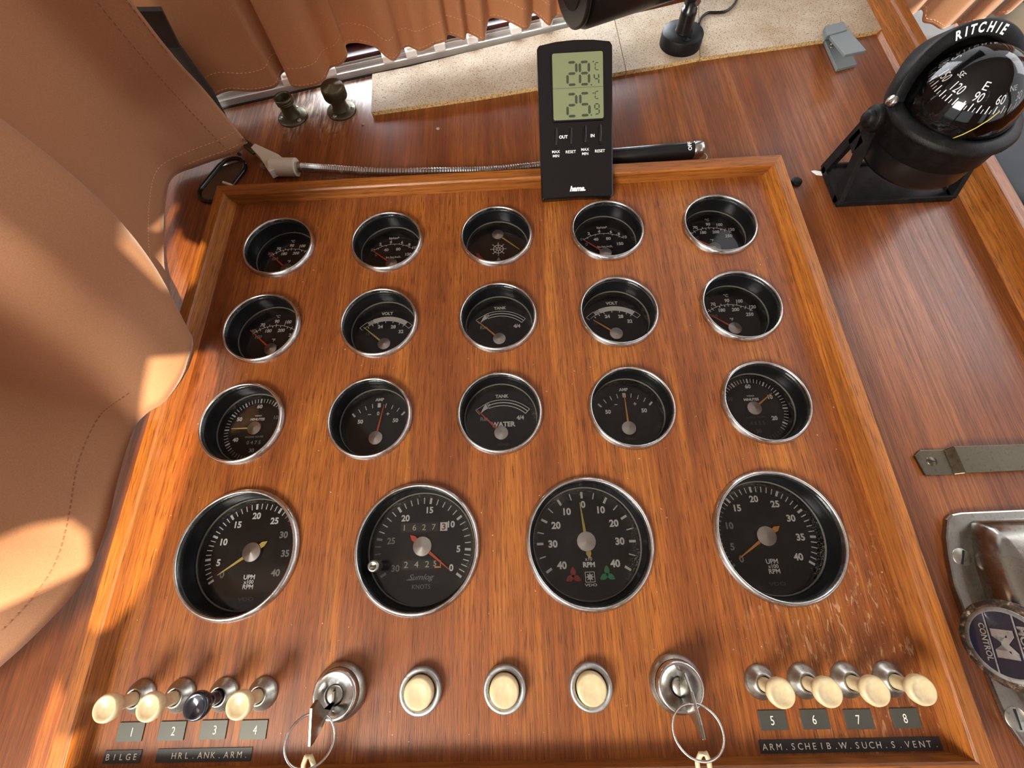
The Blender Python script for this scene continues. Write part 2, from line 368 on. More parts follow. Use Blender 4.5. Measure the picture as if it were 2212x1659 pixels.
# unseen wheelhouse roof; made-up openings shaped to drop sun patches on the board's left edge
ZC = .9
def roofpt(p): p = Vector(p); t = (ZC-p.z)/SUND.z; q = p+SUND*t; return (q.x, q.y)
lit1 = [(-.2385, -.284, 0), (-.2300, -.274, 0), (-.2245, -.259, 0), (-.2165, -.211, 0), (-.2125, -.126, 0), (-.2175, -.098, 0), (-.262, -.098, 0), (-.262, -.27, 0), (-.252, -.281, 0)]
lit2 = [at(127, 1450, D), at(139, 1500, D), (-.2490, -.325, D), (-.2490, -.42, D), (-.30, -.42, D), at(60, 1659, D), at(100, 1515, D)]
lit3 = [at(386, 430, D), at(390, 452, D), at(352, 512, D), at(330, 520, D)]
lit4 = [at(391, 484, D), at(398, 517, D), at(426, 530, D), at(452, 546, D), at(432, 620, D), at(395, 655, D), at(345, 600, D), at(352, 558, D)]
lit5 = [at(-150, 1165, .04), at(40, 1158, .04), at(120, 1160, .035), at(165, 1200, .03), at(185, 1265, .02), at(110, 1300, .03), at(-20, 1345, .04), at(-150, 1370, .04)]
holes = [[roofpt(p) for p in l] for l in (lit1, lit2, lit3, lit4, lit5)]
struct(holed('ceiling', [(-.85, -1.9), (1.15, -1.9), (1.15, .55), (-.85, .55)], holes, ZC, ZC+.004, M['headliner']))
struct(G().box(-1.6, 2.2, -2.4, 1.2, -.96, -.92).build('floor', M['darkwood']))

wr = G().box(1.15, 1.19, -1.9, .55, -.92, .12).box(1.15, 1.19, -1.9, -1.7, .12, .9).box(1.15, 1.19, -.55, -.45, .12, .9).box(1.15, 1.19, .45, .55, .12, .9); struct(wr.build('wall_right', M['rail_y']))
wb = G().box(-.85, 1.15, -1.94, -1.9, -.92, .15).box(-.85, -.75, -1.94, -1.9, .15, .9).box(.15, .75, -1.94, -1.9, .15, .9).box(1.05, 1.15, -1.94, -1.9, .15, .9); struct(wb.build('wall_back', M['rail_x']))
# ------------------------------------------------------------------ gauge board with its raised frame
XS = .09338; YR = [0, -.07883, -.15695, -.24516]
small = [(i, r) for r in range(3) for i in range(5)]
large = [(-.17179, YR[3]), (-.05474, YR[3]), (.05537, YR[3]), (.17373, YR[3])]
panel = thing('gauge_board', 'reddish veneer gauge board in a raised teak frame, set into the dash', 'gauge board', (0, 0, D))
def lift(o): o.location = (0, 0, -D); return o
BX, BY0, BY1 = .2385, -.356, .0515
hl = [circ((i-2)*XS, YR[r], .0290) for i, r in small]+[circ(x, y, .0386) for x, y in large]
lift(holed('board', [(-BX, BY0), (BX, BY0), (BX, BY1), (-BX, BY1)], hl, -.006, 0, M['board'], panel))
TZ = .012
corners = [(-1, BY0, PY0), (1, BY0, PY0), (1, BY1, PY1), (-1, BY1, PY1)]
for a in range(4):
    (sa, ia, oa), (sb, ib, ob_) = corners[a], corners[(a+1) % 4]
    pr = []
    for sgn, yi, yo in ((sa, ia, oa), (sb, ib, ob_)):
        I = Vector((sgn*BX, yi, 0)); O = Vector((sgn*PX, yo, 0)); w_ = (O-I)
        pr += [(I.x-sgn*.0038, I.y, -.0002), (*(I+w_*.0)[:2], TZ-.0012), (*(I+w_*.10)[:2], TZ), (*(I+w_*.93)[:2], TZ), (*(I+w_*1.)[:2], TZ-.001), (*(I+w_*1.)[:2], D)]
    g = G().add(pr, [[i, (i+1) % 6, 6+(i+1) % 6, 6+i] for i in range(6)]+[list(range(6)), list(range(6, 12))[::-1]])
    lift(g.build('frame_rail', M['rail_x'] if a % 2 == 0 else M['rail_y'], panel))

# ------------------------------------------------------------------ gauges
ZF, ZG = -.0165, -.0125
def needle(tip, hub, w0, w1, tail=None, tw=.0012):
    t = Vector((*tip, 0))/1000; h = Vector((*hub, 0))/1000; d = (t-h).normalized(); q = Vector((-d.y, d.x, 0))
    g = G(); z0, z1 = -.0152, -.0146
    poly = [h+q*w0, h-q*w0, t-q*w1, t+q*w1]
    g.prism([(p.x, p.y) for p in poly], z0, z1)
    if tail:
        e = Vector((*tail, 0))/1000; d2 = (e-h).normalized(); L = (e-h).length; q2 = Vector((-d2.y, d2.x, 0))
        poly = [h-q2*.0010, h+q2*.0010, h+d2*L*.72+q2*tw, e, h+d2*L*.72-q2*tw]
        g.prism([(p.x, p.y) for p in poly], z0, z1)
    return g
def gauge(name, label, cat, cx, cy, big, prints, ndl, ncol, hub, tail=None, group=None, hubr=None):
    t = thing(name, label, cat, (cx, cy, 0), 0, group)
    R, Ri, Rg = (.0407, .0375, .0357) if big else (.0309, .0281, .0271)
    g = G().lathe([(Ri-.0006, -.004), (Ri-.0004, .0006), (Ri-.0001, .0034), (Ri+.0004, .0042), (Ri+.0011, .0043), (R-.0010, .0032), (R-.0003, .0020), (R, .0008), (R, .0001)], 72)
    g.build('bezel', M['chrome'], t)
    G().lathe([(Ri-.0002, .0012), (Ri-.0008, .0002), (Ri-.0010, -.002), (Rg+.0004, ZG+.0008), (Rg, ZG-.0003), (Rg, ZF-.001)], 72).build('inner_ring', M['innerblack'], t)
    dl = G().disc(Rg, ZF, 64).build('dial', M['dial'], t)
    for nm, mm, fn in prints:
        g = G(); fn(g)
        for i in range(len(g.v)): g.v[i] = (g.v[i][0]/1000, g.v[i][1]/1000, ZF+.0002)
        g.build(nm, M[mm], dl)
    w0 = .0010 if big else .00072
    nd = needle(ndl, hub, w0*1.15, .00022, tail, .0017 if big else .001).build('needle', M[ncol], t)
    hr = hubr or (.0063 if big else .0052)
    G().lathe([(hr, ZF+.001), (hr, -.0144)], 40, smooth=False, T=Matrix.Translation((hub[0]/1000, hub[1]/1000, 0))).lathe([(hr, -.0144), (hr-.00015, -.0142), (0.00001, -.0133)], 72, smooth=False, T=Matrix.Translation((hub[0]/1000, hub[1]/1000, 0))).build('hub_cap', M['hub'], nd)
    G().lathe([(Rg+.0002, ZG+.0006), (Rg-.0002, ZG+.0009), (Rg-.0007, ZG+.0004), (Rg-.0008, ZG+.0001)], 72).build('glass_seal', M['seal'], t)
    G().disc(Rg-.0001, ZG, 64).build('glass', M['glass_l'] if big else M['glass_s'], t)
    return t
def P(deg, r, c=(0, 0)): return (c[0]+r*math.cos(R_(deg)), c[1]+r*math.sin(R_(deg)))
def tick(g, deg, r0, r1, w, c=(0, 0)):
    w *= 1.2
    a = P(deg, r0, c); b = P(deg, r1, c); s, k = math.sin(R_(deg))*w/2, math.cos(R_(deg))*w/2
    g.add([(a[0]-s, a[1]+k, 0), (a[0]+s, a[1]-k, 0), (b[0]+s, b[1]-k, 0), (b[0]-s, b[1]+k, 0)], [[0, 1, 2, 3]])
def arc(g, a0, a1, r0, r1, c=(0, 0), n=20, r0e=None, r1e=None):
    r0e = r0 if r0e is None else r0e; r1e = r1 if r1e is None else r1e
    vs = []
    for i in range(n+1):
        u = i/n; a = a0+(a1-a0)*u
        vs += [(*P(a, r0+(r0e-r0)*u, c), 0), (*P(a, r1+(r1e-r1)*u, c), 0)]
    g.add(vs, [[2*i, 2*i+1, 2*i+3, 2*i+2] for i in range(n)])
def line(g, a, b, w):
    d = Vector(b)-Vector(a); L = d.length; q = Vector((-d.y, d.x))/L*w/2; a = Vector(a); b = Vector(b)
    g.add([(*(a+q), 0), (*(a-q), 0), (*(b-q), 0), (*(b+q), 0)], [[0, 1, 2, 3]])
# arc through three points for the small scales
AC = (0, -16.5); AR = 28.2
def temp_main(g):
    for s, x, y in (('70', -11.8, 12.8), ('90', -.1, 15.7), ('100', 9.8, 14.6), ('120', 19.0, 8.6), ('180', -5.8, 6.9), ('200', 5., 6.9), ('250', 15.2, 1.9)): g.text(s, x, y, 2.9, shear=.12, wx=.95, bold=.036)
    g.text('°C', 0, 20.4, 2.5, shear=.1); g.text('°F', 0, -2.0, 2.5, shear=.1)
    arc(g, 132, 50, AR-.22, AR+.22, AC, 30)
    for a in (124, 118, 90, 62, 53): tick(g, a, AR-1.6, AR+1.6, .45, AC)
    for a in (110, 101, 76): tick(g, a, AR, AR+1.7, .45, AC)
    for a in (105, 96, 82, 69): tick(g, a, AR-1.7, AR, .6, AC)
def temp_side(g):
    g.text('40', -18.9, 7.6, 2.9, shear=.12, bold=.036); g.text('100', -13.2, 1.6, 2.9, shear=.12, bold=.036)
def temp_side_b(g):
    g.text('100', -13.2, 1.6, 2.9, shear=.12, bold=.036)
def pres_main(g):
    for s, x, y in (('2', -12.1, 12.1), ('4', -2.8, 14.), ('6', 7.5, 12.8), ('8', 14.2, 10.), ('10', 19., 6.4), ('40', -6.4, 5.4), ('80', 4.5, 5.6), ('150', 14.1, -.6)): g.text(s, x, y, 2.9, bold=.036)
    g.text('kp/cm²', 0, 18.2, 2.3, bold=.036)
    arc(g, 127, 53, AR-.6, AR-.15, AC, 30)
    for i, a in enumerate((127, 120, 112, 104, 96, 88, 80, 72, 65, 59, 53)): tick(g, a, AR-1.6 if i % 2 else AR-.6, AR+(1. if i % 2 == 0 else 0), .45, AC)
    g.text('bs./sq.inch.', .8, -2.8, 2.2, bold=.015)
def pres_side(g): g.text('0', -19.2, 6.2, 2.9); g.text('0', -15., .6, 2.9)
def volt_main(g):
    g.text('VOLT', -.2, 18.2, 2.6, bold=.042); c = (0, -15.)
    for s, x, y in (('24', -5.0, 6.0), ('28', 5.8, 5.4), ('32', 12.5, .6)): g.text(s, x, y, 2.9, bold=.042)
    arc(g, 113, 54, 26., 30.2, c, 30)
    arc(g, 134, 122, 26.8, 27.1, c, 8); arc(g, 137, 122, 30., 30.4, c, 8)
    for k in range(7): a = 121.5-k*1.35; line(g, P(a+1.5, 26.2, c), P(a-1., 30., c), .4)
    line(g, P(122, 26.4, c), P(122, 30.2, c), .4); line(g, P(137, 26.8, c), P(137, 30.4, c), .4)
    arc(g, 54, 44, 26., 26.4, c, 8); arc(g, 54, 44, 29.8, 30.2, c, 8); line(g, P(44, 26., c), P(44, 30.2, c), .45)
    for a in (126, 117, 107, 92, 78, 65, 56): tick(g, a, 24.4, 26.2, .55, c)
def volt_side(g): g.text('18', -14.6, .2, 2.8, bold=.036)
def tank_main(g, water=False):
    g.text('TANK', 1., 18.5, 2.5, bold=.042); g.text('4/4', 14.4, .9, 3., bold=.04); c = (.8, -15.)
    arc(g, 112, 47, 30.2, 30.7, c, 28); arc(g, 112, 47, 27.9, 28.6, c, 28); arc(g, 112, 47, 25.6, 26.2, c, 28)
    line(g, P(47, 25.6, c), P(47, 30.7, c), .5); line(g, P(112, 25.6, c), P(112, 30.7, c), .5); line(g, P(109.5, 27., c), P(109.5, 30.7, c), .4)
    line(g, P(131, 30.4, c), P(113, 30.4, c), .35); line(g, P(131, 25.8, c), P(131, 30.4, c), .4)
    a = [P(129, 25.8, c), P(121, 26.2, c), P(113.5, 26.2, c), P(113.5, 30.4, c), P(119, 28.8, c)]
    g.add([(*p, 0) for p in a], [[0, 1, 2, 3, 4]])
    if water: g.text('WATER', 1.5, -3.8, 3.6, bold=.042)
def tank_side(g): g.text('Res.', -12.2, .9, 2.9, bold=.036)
def amp_main(g, zero=True):
    g.text('AMP', 0, 19.8, 2.3, bold=.042); c = (0, -13.)
    for s, x in (('50', -13.4), ('50', 13.4)): g.text(s, x, 2.6, 2.9, bold=.04)
    line(g, (-8.1, 8.), (-5.8, 8.), .55); line(g, (6., 8.), (8.4, 8.), .55); line(g, (7.2, 6.8), (7.2, 9.2), .55)
    for i in range(-4, 5):
        w_ = {0: 2.0, 4: 1.1, -4: 1.1}.get(i, .45); a = 90-i*10.6; tick(g, a, 26.4, 29.9, w_, c)
    if zero: g.text('0', -.3, 8.6, 2.8)
def min_ticks(g):
    for k in range(60):
        a = 90-6*k
        if 193 < (a % 360) < 347 and (a % 360) > 225 and (a % 360) < 315: continue
        tick(g, a, 20.8 if k % 5 == 0 else 21.2, 24.4, 1.0 if k % 5 == 0 else .42)
def min_main(side):
    def f(g):
        min_ticks(g); nums = {'60': (-.4, 18.2)}
        nums.update({'20': (13.2, -7.2)} if side > 0 else {'50': (-14.4, 8.4), '40': (-14.2, -7.8)})
        if side > 0: nums['10'] = (14., 9.2)
        for s, (x, y) in nums.items(): g.text(s, x, y, 2.9, bold=.042)
        g.text('MINUTES', -.2, 7.8, 1.9, bold=.036); g.text('VDO', -.2, 10.6, 1.1, wx=1.6)
    return f
def min_dim(side):
    def f(g):
        for k in range(60):
            a = (90-6*k) % 360
            if 225 <= a <= 315: tick(g, a, 21.2, 24.4, .42)
        g.text('30', -.2, -16.4, 2.8, bold=.036); g.text('ENGINE HOURS', -.2, -6., 1.35, bold=.01)
        g.text({1: '4 6 5 5', -1: '0 4 7 5'}[side], .2, -10.4, 2.7)
        g.text('50' if side > 0 else '10', -15.6 if side > 0 else 14., 8.8, 2.9)
    return f
def rudder_main(g):
    c = (.6, .1)
    arc(g, 0, 360, 4.0, 4.7, c, 28); arc(g, 0, 360, .9, 1.5, c, 14)
    for k in range(8): tick(g, 45*k, 1.2, 7., .6, c)
    for k in range(8):
        q = P(45*k, 6.6, c); g.add([(*P(45*k, 5.6, c), 0), (*P(45*k-7, 6.7, c), 0), (*P(45*k, 7.3, c), 0), (*P(45*k+7, 6.7, c), 0)], [[0, 1, 2, 3]])
def rudder_dim(g): g.add([(-1.2, -12., 0), (2.4, -12., 0), (.6, -8.6, 0)], [[0, 1, 2]])
def rudder_red(g): arc(g, 190, 235, 17, 19.5, (0, 0), 8, 15, 18)
HB = (0, -11.)
SP = [ # name, label, category, col, row, prints, tip, colour
 ('temperature_gauge', 'round chrome temperature gauge at the left end of the top row', 0, 0, 'T', (-19.5, 7.8), 'orange'),
 ('pressure_gauge', 'round chrome pressure gauge second from the left in the top row', 1, 0, 'P', (-18.6, 4.6), 'orange'),
 ('rudder_gauge', 'round chrome rudder gauge with a ship wheel symbol and yellow needle', 2, 0, 'R', (19.2, -2.6), 'yellow'),
 ('pressure_gauge', 'round chrome pressure gauge just below the digital thermometer', 3, 0, 'P', (-17.6, 4.2), 'orange'),
 ('temperature_gauge', 'round chrome temperature gauge in the top right corner of the board', 4, 0, 'T', (-18.4, 1.6), 'orange'),
 ('temperature_gauge', 'round chrome temperature gauge at the left end of the second row', 0, 1, 'T', (-20.6, 7.6), 'orange'),
 ('voltmeter', 'round chrome voltmeter left of the upper tank gauge', 1, 1, 'V', (-18.6, 5.6), 'yellow'),
 ('tank_gauge', 'round chrome tank gauge without the word WATER, centre of the second row', 2, 1, 'K', (-17.6, 6.2), 'amber'),
 ('voltmeter', 'round chrome voltmeter right of the upper tank gauge', 3, 1, 'V', (-17., 2.4), 'amber'),
 ('temperature_gauge', 'round chrome temperature gauge at the right end of the second row', 4, 1, 'T', (-17.6, 2.8), 'orange'),
 ('hour_meter', 'round chrome engine hour meter at the left, near the curtain hem', 0, 2, 'H-', (-18.2, .6), 'yellow'),
 ('ammeter', 'round chrome ammeter with a red needle just right of zero', 1, 2, 'A', (4.2, 15.2), 'orange'),
 ('tank_gauge', 'round chrome WATER tank gauge in the centre of the third row', 2, 2, 'W', (-18.6, 8.6), 'orange'),
 ('ammeter', 'round chrome ammeter with an amber needle resting on zero', 3, 2, 'B', (-.2, 15.4), 'amber'),
 ('hour_meter', 'round chrome engine hour meter at the right, its amber needle at ten', 4, 2, 'H+', (15., 11.6), 'amber'),
]
CAT = {'temperature_gauge': 'gauge', 'pressure_gauge': 'gauge', 'rudder_gauge': 'gauge', 'voltmeter': 'gauge', 'tank_gauge': 'gauge', 'hour_meter': 'gauge', 'ammeter': 'gauge'}
for nm, lb, c, r, k, tip, col in SP:
    hub = HB
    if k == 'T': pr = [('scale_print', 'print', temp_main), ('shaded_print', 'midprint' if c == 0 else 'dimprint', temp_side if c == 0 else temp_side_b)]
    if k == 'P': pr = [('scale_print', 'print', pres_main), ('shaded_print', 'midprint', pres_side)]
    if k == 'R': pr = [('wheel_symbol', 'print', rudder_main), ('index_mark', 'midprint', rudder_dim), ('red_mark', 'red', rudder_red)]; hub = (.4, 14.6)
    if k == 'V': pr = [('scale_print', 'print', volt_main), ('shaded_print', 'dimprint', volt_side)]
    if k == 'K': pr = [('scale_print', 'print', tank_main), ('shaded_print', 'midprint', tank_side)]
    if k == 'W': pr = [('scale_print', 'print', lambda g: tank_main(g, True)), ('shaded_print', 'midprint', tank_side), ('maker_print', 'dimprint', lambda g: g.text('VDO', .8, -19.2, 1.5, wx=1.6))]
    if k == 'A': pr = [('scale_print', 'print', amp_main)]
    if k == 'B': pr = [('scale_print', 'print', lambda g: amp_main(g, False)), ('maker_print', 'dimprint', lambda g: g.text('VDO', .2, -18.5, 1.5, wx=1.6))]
    if k[0] == 'H': sd = 1 if k[1] == '+' else -1; pr = [('scale_print', 'print', min_main(sd)), ('shade_dimmed_print', 'dimprint' if sd > 0 else 'midprint', min_dim(sd))]; hub = (-.4, .4)
    gauge(nm, lb, 'gauge', (c-2)*XS, YR[r], False, pr, tip, col, hub, group='small round gauges in the board')
def interp(v, tab):
    for (a, x), (b, y) in zip(tab, tab[1:]):
        if a <= v <= b: return x+(y-x)*(v-a)/(b-a)
RT = [(0, 215), (5, 187), (10, 159), (15, 129.3), (20, 95.3), (25, 62.4), (30, 30), (35, -2), (40, -33.6)]
def rpm(a0, a1, nums, word=True, nb=None):
    def f(g):
        for v in range(0, 41):
            if not a0 <= v <= a1: continue
            tick(g, interp(v, RT), 28.8, 32.6, 1.25 if v % 5 == 0 else .5)
        pos = {0: (-18.6, -13.2), 5: (-22.8, -5.6), 10: (-21.8, 7.6), 15: (-14.2, 18.8), 20: (-2., 24.4), 25: (11.4, 20.6), 30: (19.6, 11.1), 35: (22.6, -1.), 40: (18., -13.)}
        for v in nums: g.text(str(v), *pos[v], 4.1, bold=.036)
        if word: g.text('UPM', .5, -15.2, 2.8, bold=.02); g.text('x100', .6, -18.2, 2.3, bold=.01); g.text('RPM', .7, -21.2, 2.8, bold=.02)
    return f
vdo = ('maker_print', 'dimprint', lambda g: g.text('VDO', .6, -28.6, 2., wx=1.7))
screws = ('dial_screws', 'blackmat', lambda g: (arc(g, 0, 360, 0.05, 1.5, (-13.4, .4), 14), arc(g, 0, 360, 0.05, 1.5, (13.4, .4), 14)))
gauge('tachometer', 'large round tachometer at the left end of the bottom gauge row', 'gauge', *large[0], True,
    [('scale_print', 'print', rpm(0, 26, (5, 10, 15, 20, 25))), ('shade_dimmed_print', 'midprint', rpm(27, 40, (0, 30, 35, 40), False)), vdo, screws], (-20.8, -13.6), 'yellow', (0, .4), (9.8, 7.2), 'large round gauges in the board')
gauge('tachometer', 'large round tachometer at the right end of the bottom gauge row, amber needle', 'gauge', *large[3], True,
    [('scale_print', 'print', rpm(14, 40, (15, 20, 25, 30, 35, 40))), ('shade_dimmed_print', 'midprint', rpm(0, 13, (0, 5, 10), False)), vdo, screws], (-20.6, -13.0), 'amber', (0, .2), (10., 6.2), 'large round gauges in the board')
KT = [(0, -36), (5, -4), (10, 37), (15, 82), (20, 124.8), (25, 169), (30, 213)]
def knots_main(g):
    for v in range(0, 25): tick(g, interp(v, KT), 28.6, 32.7, 1.3 if v % 5 == 0 else .5)
    for s, x, y in (('20', -13., 19.4), ('15', 3.8, 24.3), ('10', 19., 14.4), ('5', 24.2, -1.6), ('0', 19.6, -13.2)): g.text(s, x, y, 4., bold=.036)
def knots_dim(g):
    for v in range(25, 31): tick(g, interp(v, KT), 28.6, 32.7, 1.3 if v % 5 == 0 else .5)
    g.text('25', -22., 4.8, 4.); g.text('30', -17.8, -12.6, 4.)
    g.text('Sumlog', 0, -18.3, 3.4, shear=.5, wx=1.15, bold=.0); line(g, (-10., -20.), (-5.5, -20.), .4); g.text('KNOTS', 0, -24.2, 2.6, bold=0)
def odo(g):
    for s, x in zip('1627', (-13.4, -6.4, .2, 7.)): g.text(s, x, 13., 3.8, wx=1.1, bold=.0)
    for s, x in zip('242', (-10.8, -3.8, 3.4)): g.text(s, x, -10.6, 3.9, wx=1.1, bold=0)
    g.text('5', 8.6, -10.2, 3.2)
def odobox(g):
    for x0, x1, y in ((-16., 10.2, 13.), (-13.6, 8., -10.8)): g.add([(x0, y-3, 0), (x1, y-3, 0), (x1, y+3, 0), (x0, y+3, 0)], [[0, 1, 2, 3]])
lg = gauge('speed_log', 'large round knots log with two number counters and a reset knob', 'gauge', *large[1], True,
    [('scale_print', 'print', knots_main), ('shade_dimmed_print', 'midprint', knots_dim)], (18.6, -14.4), 'orange', (0, .6), (-8.8, 8.), 'large round gauges in the board')
def dialpart(parent, nm, mm, fn, dz):
    g = G(); fn(g)
    for i in range(len(g.v)): g.v[i] = (g.v[i][0]/1000, g.v[i][1]/1000, ZF+dz)
    return g.build(nm, M[mm], parent)
dialpart(lg, 'counter_window', 'innerblack', odobox, .0003)
ow = mat('counter_cream', (.60, .56, .38), .5); M['ow'] = ow
dialpart(lg, 'counter_digits', 'ow', odo, .0005)
dialpart(lg, 'counter_drum', 'white', lambda g: g.add([(11.4, 10.2, 0), (16.4, 10.2, 0), (16.4, 15.8, 0), (11.4, 15.8, 0)], [[0, 1, 2, 3]]), .0004)
dialpart(lg, 'drum_digit', 'red', lambda g: g.text('3', 13.9, 13., 4.0, wx=1.1), .0006)
dialpart(lg, 'lower_drum', 'amber', lambda g: (line(g, (8.4, -12.6), (12.6, -12.6), 1.), line(g, (12.4, -13), (12.4, -8.4), .6)), .0004)
kp = at(740+318/4.879, 1020+990/4.879, .002)-Vector((*large[1], 0))
T = Matrix.Translation((kp.x, kp.y, 0))
kn = G().lathe([(.0022, ZG), (.0022, -.0035), (.0036, -.003), (.0038, .0008), (.0032, .0018), (.0022, .0021), (.0020, .0017), (.00001, .0017)], 28, T=T)
kn = kn.build('reset_knob', M['dullmetal'], lg)
G().box(-.0016, .0016, -.0003, .0003, .0017, .0020, T=T).build('knob_slot', M['innerblack'], kn)
ST = {0: 90.8, 5: 75.8, 10: 60, 15: 44.6, 20: 29.4, 25: 14, 30: -.5, 35: -16.5, 40: -33.2}
def sync_main(g):
    for v, a in ST.items():
        big_ = v % 10 == 0; tick(g, a, 28.6, 33., 1.3 if big_ else .6)
        if v: tick(g, 180-a+ (1.5 if v < 30 else 0), 28.6, 33., 1.3 if big_ else .6)
    for s, x, y in (('0', .1, 24.6), ('10', -11.2, 20.2), ('20', -19.4, 11.4), ('30', -22.2, -.4), ('40', -17.2, -13.8), ('10', 12.1, 20.6), ('20', 19.8, 11.6), ('30', 22.5, 0), ('40', 17.8, -13.6)): g.text(s, x, y, 4.3, bold=.042)
    g.text('x10', .6, -10.4, 2.2, bold=.01); g.text('RPM', .6, -13.9, 3., bold=.042)
    x, y, h = .6, -21.4, 3.
    for a, b in (((-h, -h), (h, -h)), ((h, -h), (h, h)), ((h, h), (-h, h)), ((-h, h), (-h, -h))): line(g, (x+a[0], y+a[1]), (x+b[0], y+b[1]), .35)
    arc(g, 0, 360, 1.1, 1.6, (x, y), 20)
    for k in range(8): tick(g, 45*k, .2, 2.5, .4, (x, y))
    g.text('VDO', .7, -26.1, 1.5, wx=1.7)
def prop(cx, cy):
    def f(g):
        for a in (90, 210, 330):
            pts = []
            for i in range(14):
                u = i/13; w_ = 1.75*math.sin(math.pi*u**.8)**.8 if 0 < u < 1 else 0
                pts.append((u*5.6, w_))
            poly = pts+[(x, -y) for x, y in reversed(pts[1:-1])]
            c, s = math.cos(R_(a)), math.sin(R_(a))
            g.add([(cx+x*c-y*s, cy+x*s+y*c, 0) for x, y in poly], [list(range(len(poly)))])
        arc(g, 0, 360, .01, .8, (cx, cy), 12)
    return f
gauge('tachometer', 'large round rpm difference gauge with red and green propeller symbols', 'gauge', *large[2], True,
    [('scale_print', 'print', sync_main), ('red_propeller', 'red', prop(-10.2, -20.6)), ('green_propeller', 'green', prop(11.9, -20.2)), screws], (-2.2, 25.8), 'yellow', (0, .4), (1.3, -10.4), 'large round gauges in the board')

# ------------------------------------------------------------------ switches, buttons, locks
SY = -.3225
sw = [(-.2135, '1'), (-.1897, '2'), (-.1640, '3'), (-.1408, '4'), (.1440, '5'), (.1678, '6'), (.1916, '7'), (.2148, '8')]
where = ['at the far left by the BILGE label', 'right of the one above BILGE', 'among three cream ones', 'right of the dark navy one', 'closest to the right ignition lock', 'above the plate engraved six', 'above the plate engraved seven', 'closest to the right frame rail']
for i, (x, s) in enumerate(sw):
    dk = s == '3'
    t = thing('pull_switch', ('dark navy knobbed pull switch ' if dk else 'cream knobbed pull switch ')+where[i], 'switch', (x, SY, 0), 0, 'pull switches on the gauge board')
    G().lathe([(.0088, 0), (.0087, .0008), (.0078, .0024), (.0062, .0038), (.0052, .0058), (.0042, .0062), (.0040, .004)], 40).build('collar', M['dullmetal'], t)
    km = M['navyknob'] if dk else M['cream']
    G().lathe([(.0037, .003), (.0034, .010), (.0036, .0155), (.0056, .0178), (.0068, .0200), (.0070, .0222), (.0064, .0238), (.0054, .0240), (.0046, .0231), (.00001, .0226)], 40).build('knob', km, t)
BL = ['leftmost, dustiest', 'middle', 'right-hand']
for i, x in enumerate((-.0480, .0000, .0487)):
    t = thing('push_button', '%s of the three cream push buttons between the key locks' % BL[i], 'button', (x, SY, 0), 0, 'cream push buttons')
    G().lathe([(.0120, 0), (.0121, .003), (.0118, .0045), (.0112, .0050), (.0094, .0048), (.0088, .0035), (.0088, .001)], 48).build('ring', M['zinc'], t)
    G().lathe([(.0082, .0005), (.0082, .0078), (.0077, .0090), (.0068, .0092), (.0040, .0086), (.00001, .0084)], 48).build('button_cap', M['cream'], t)
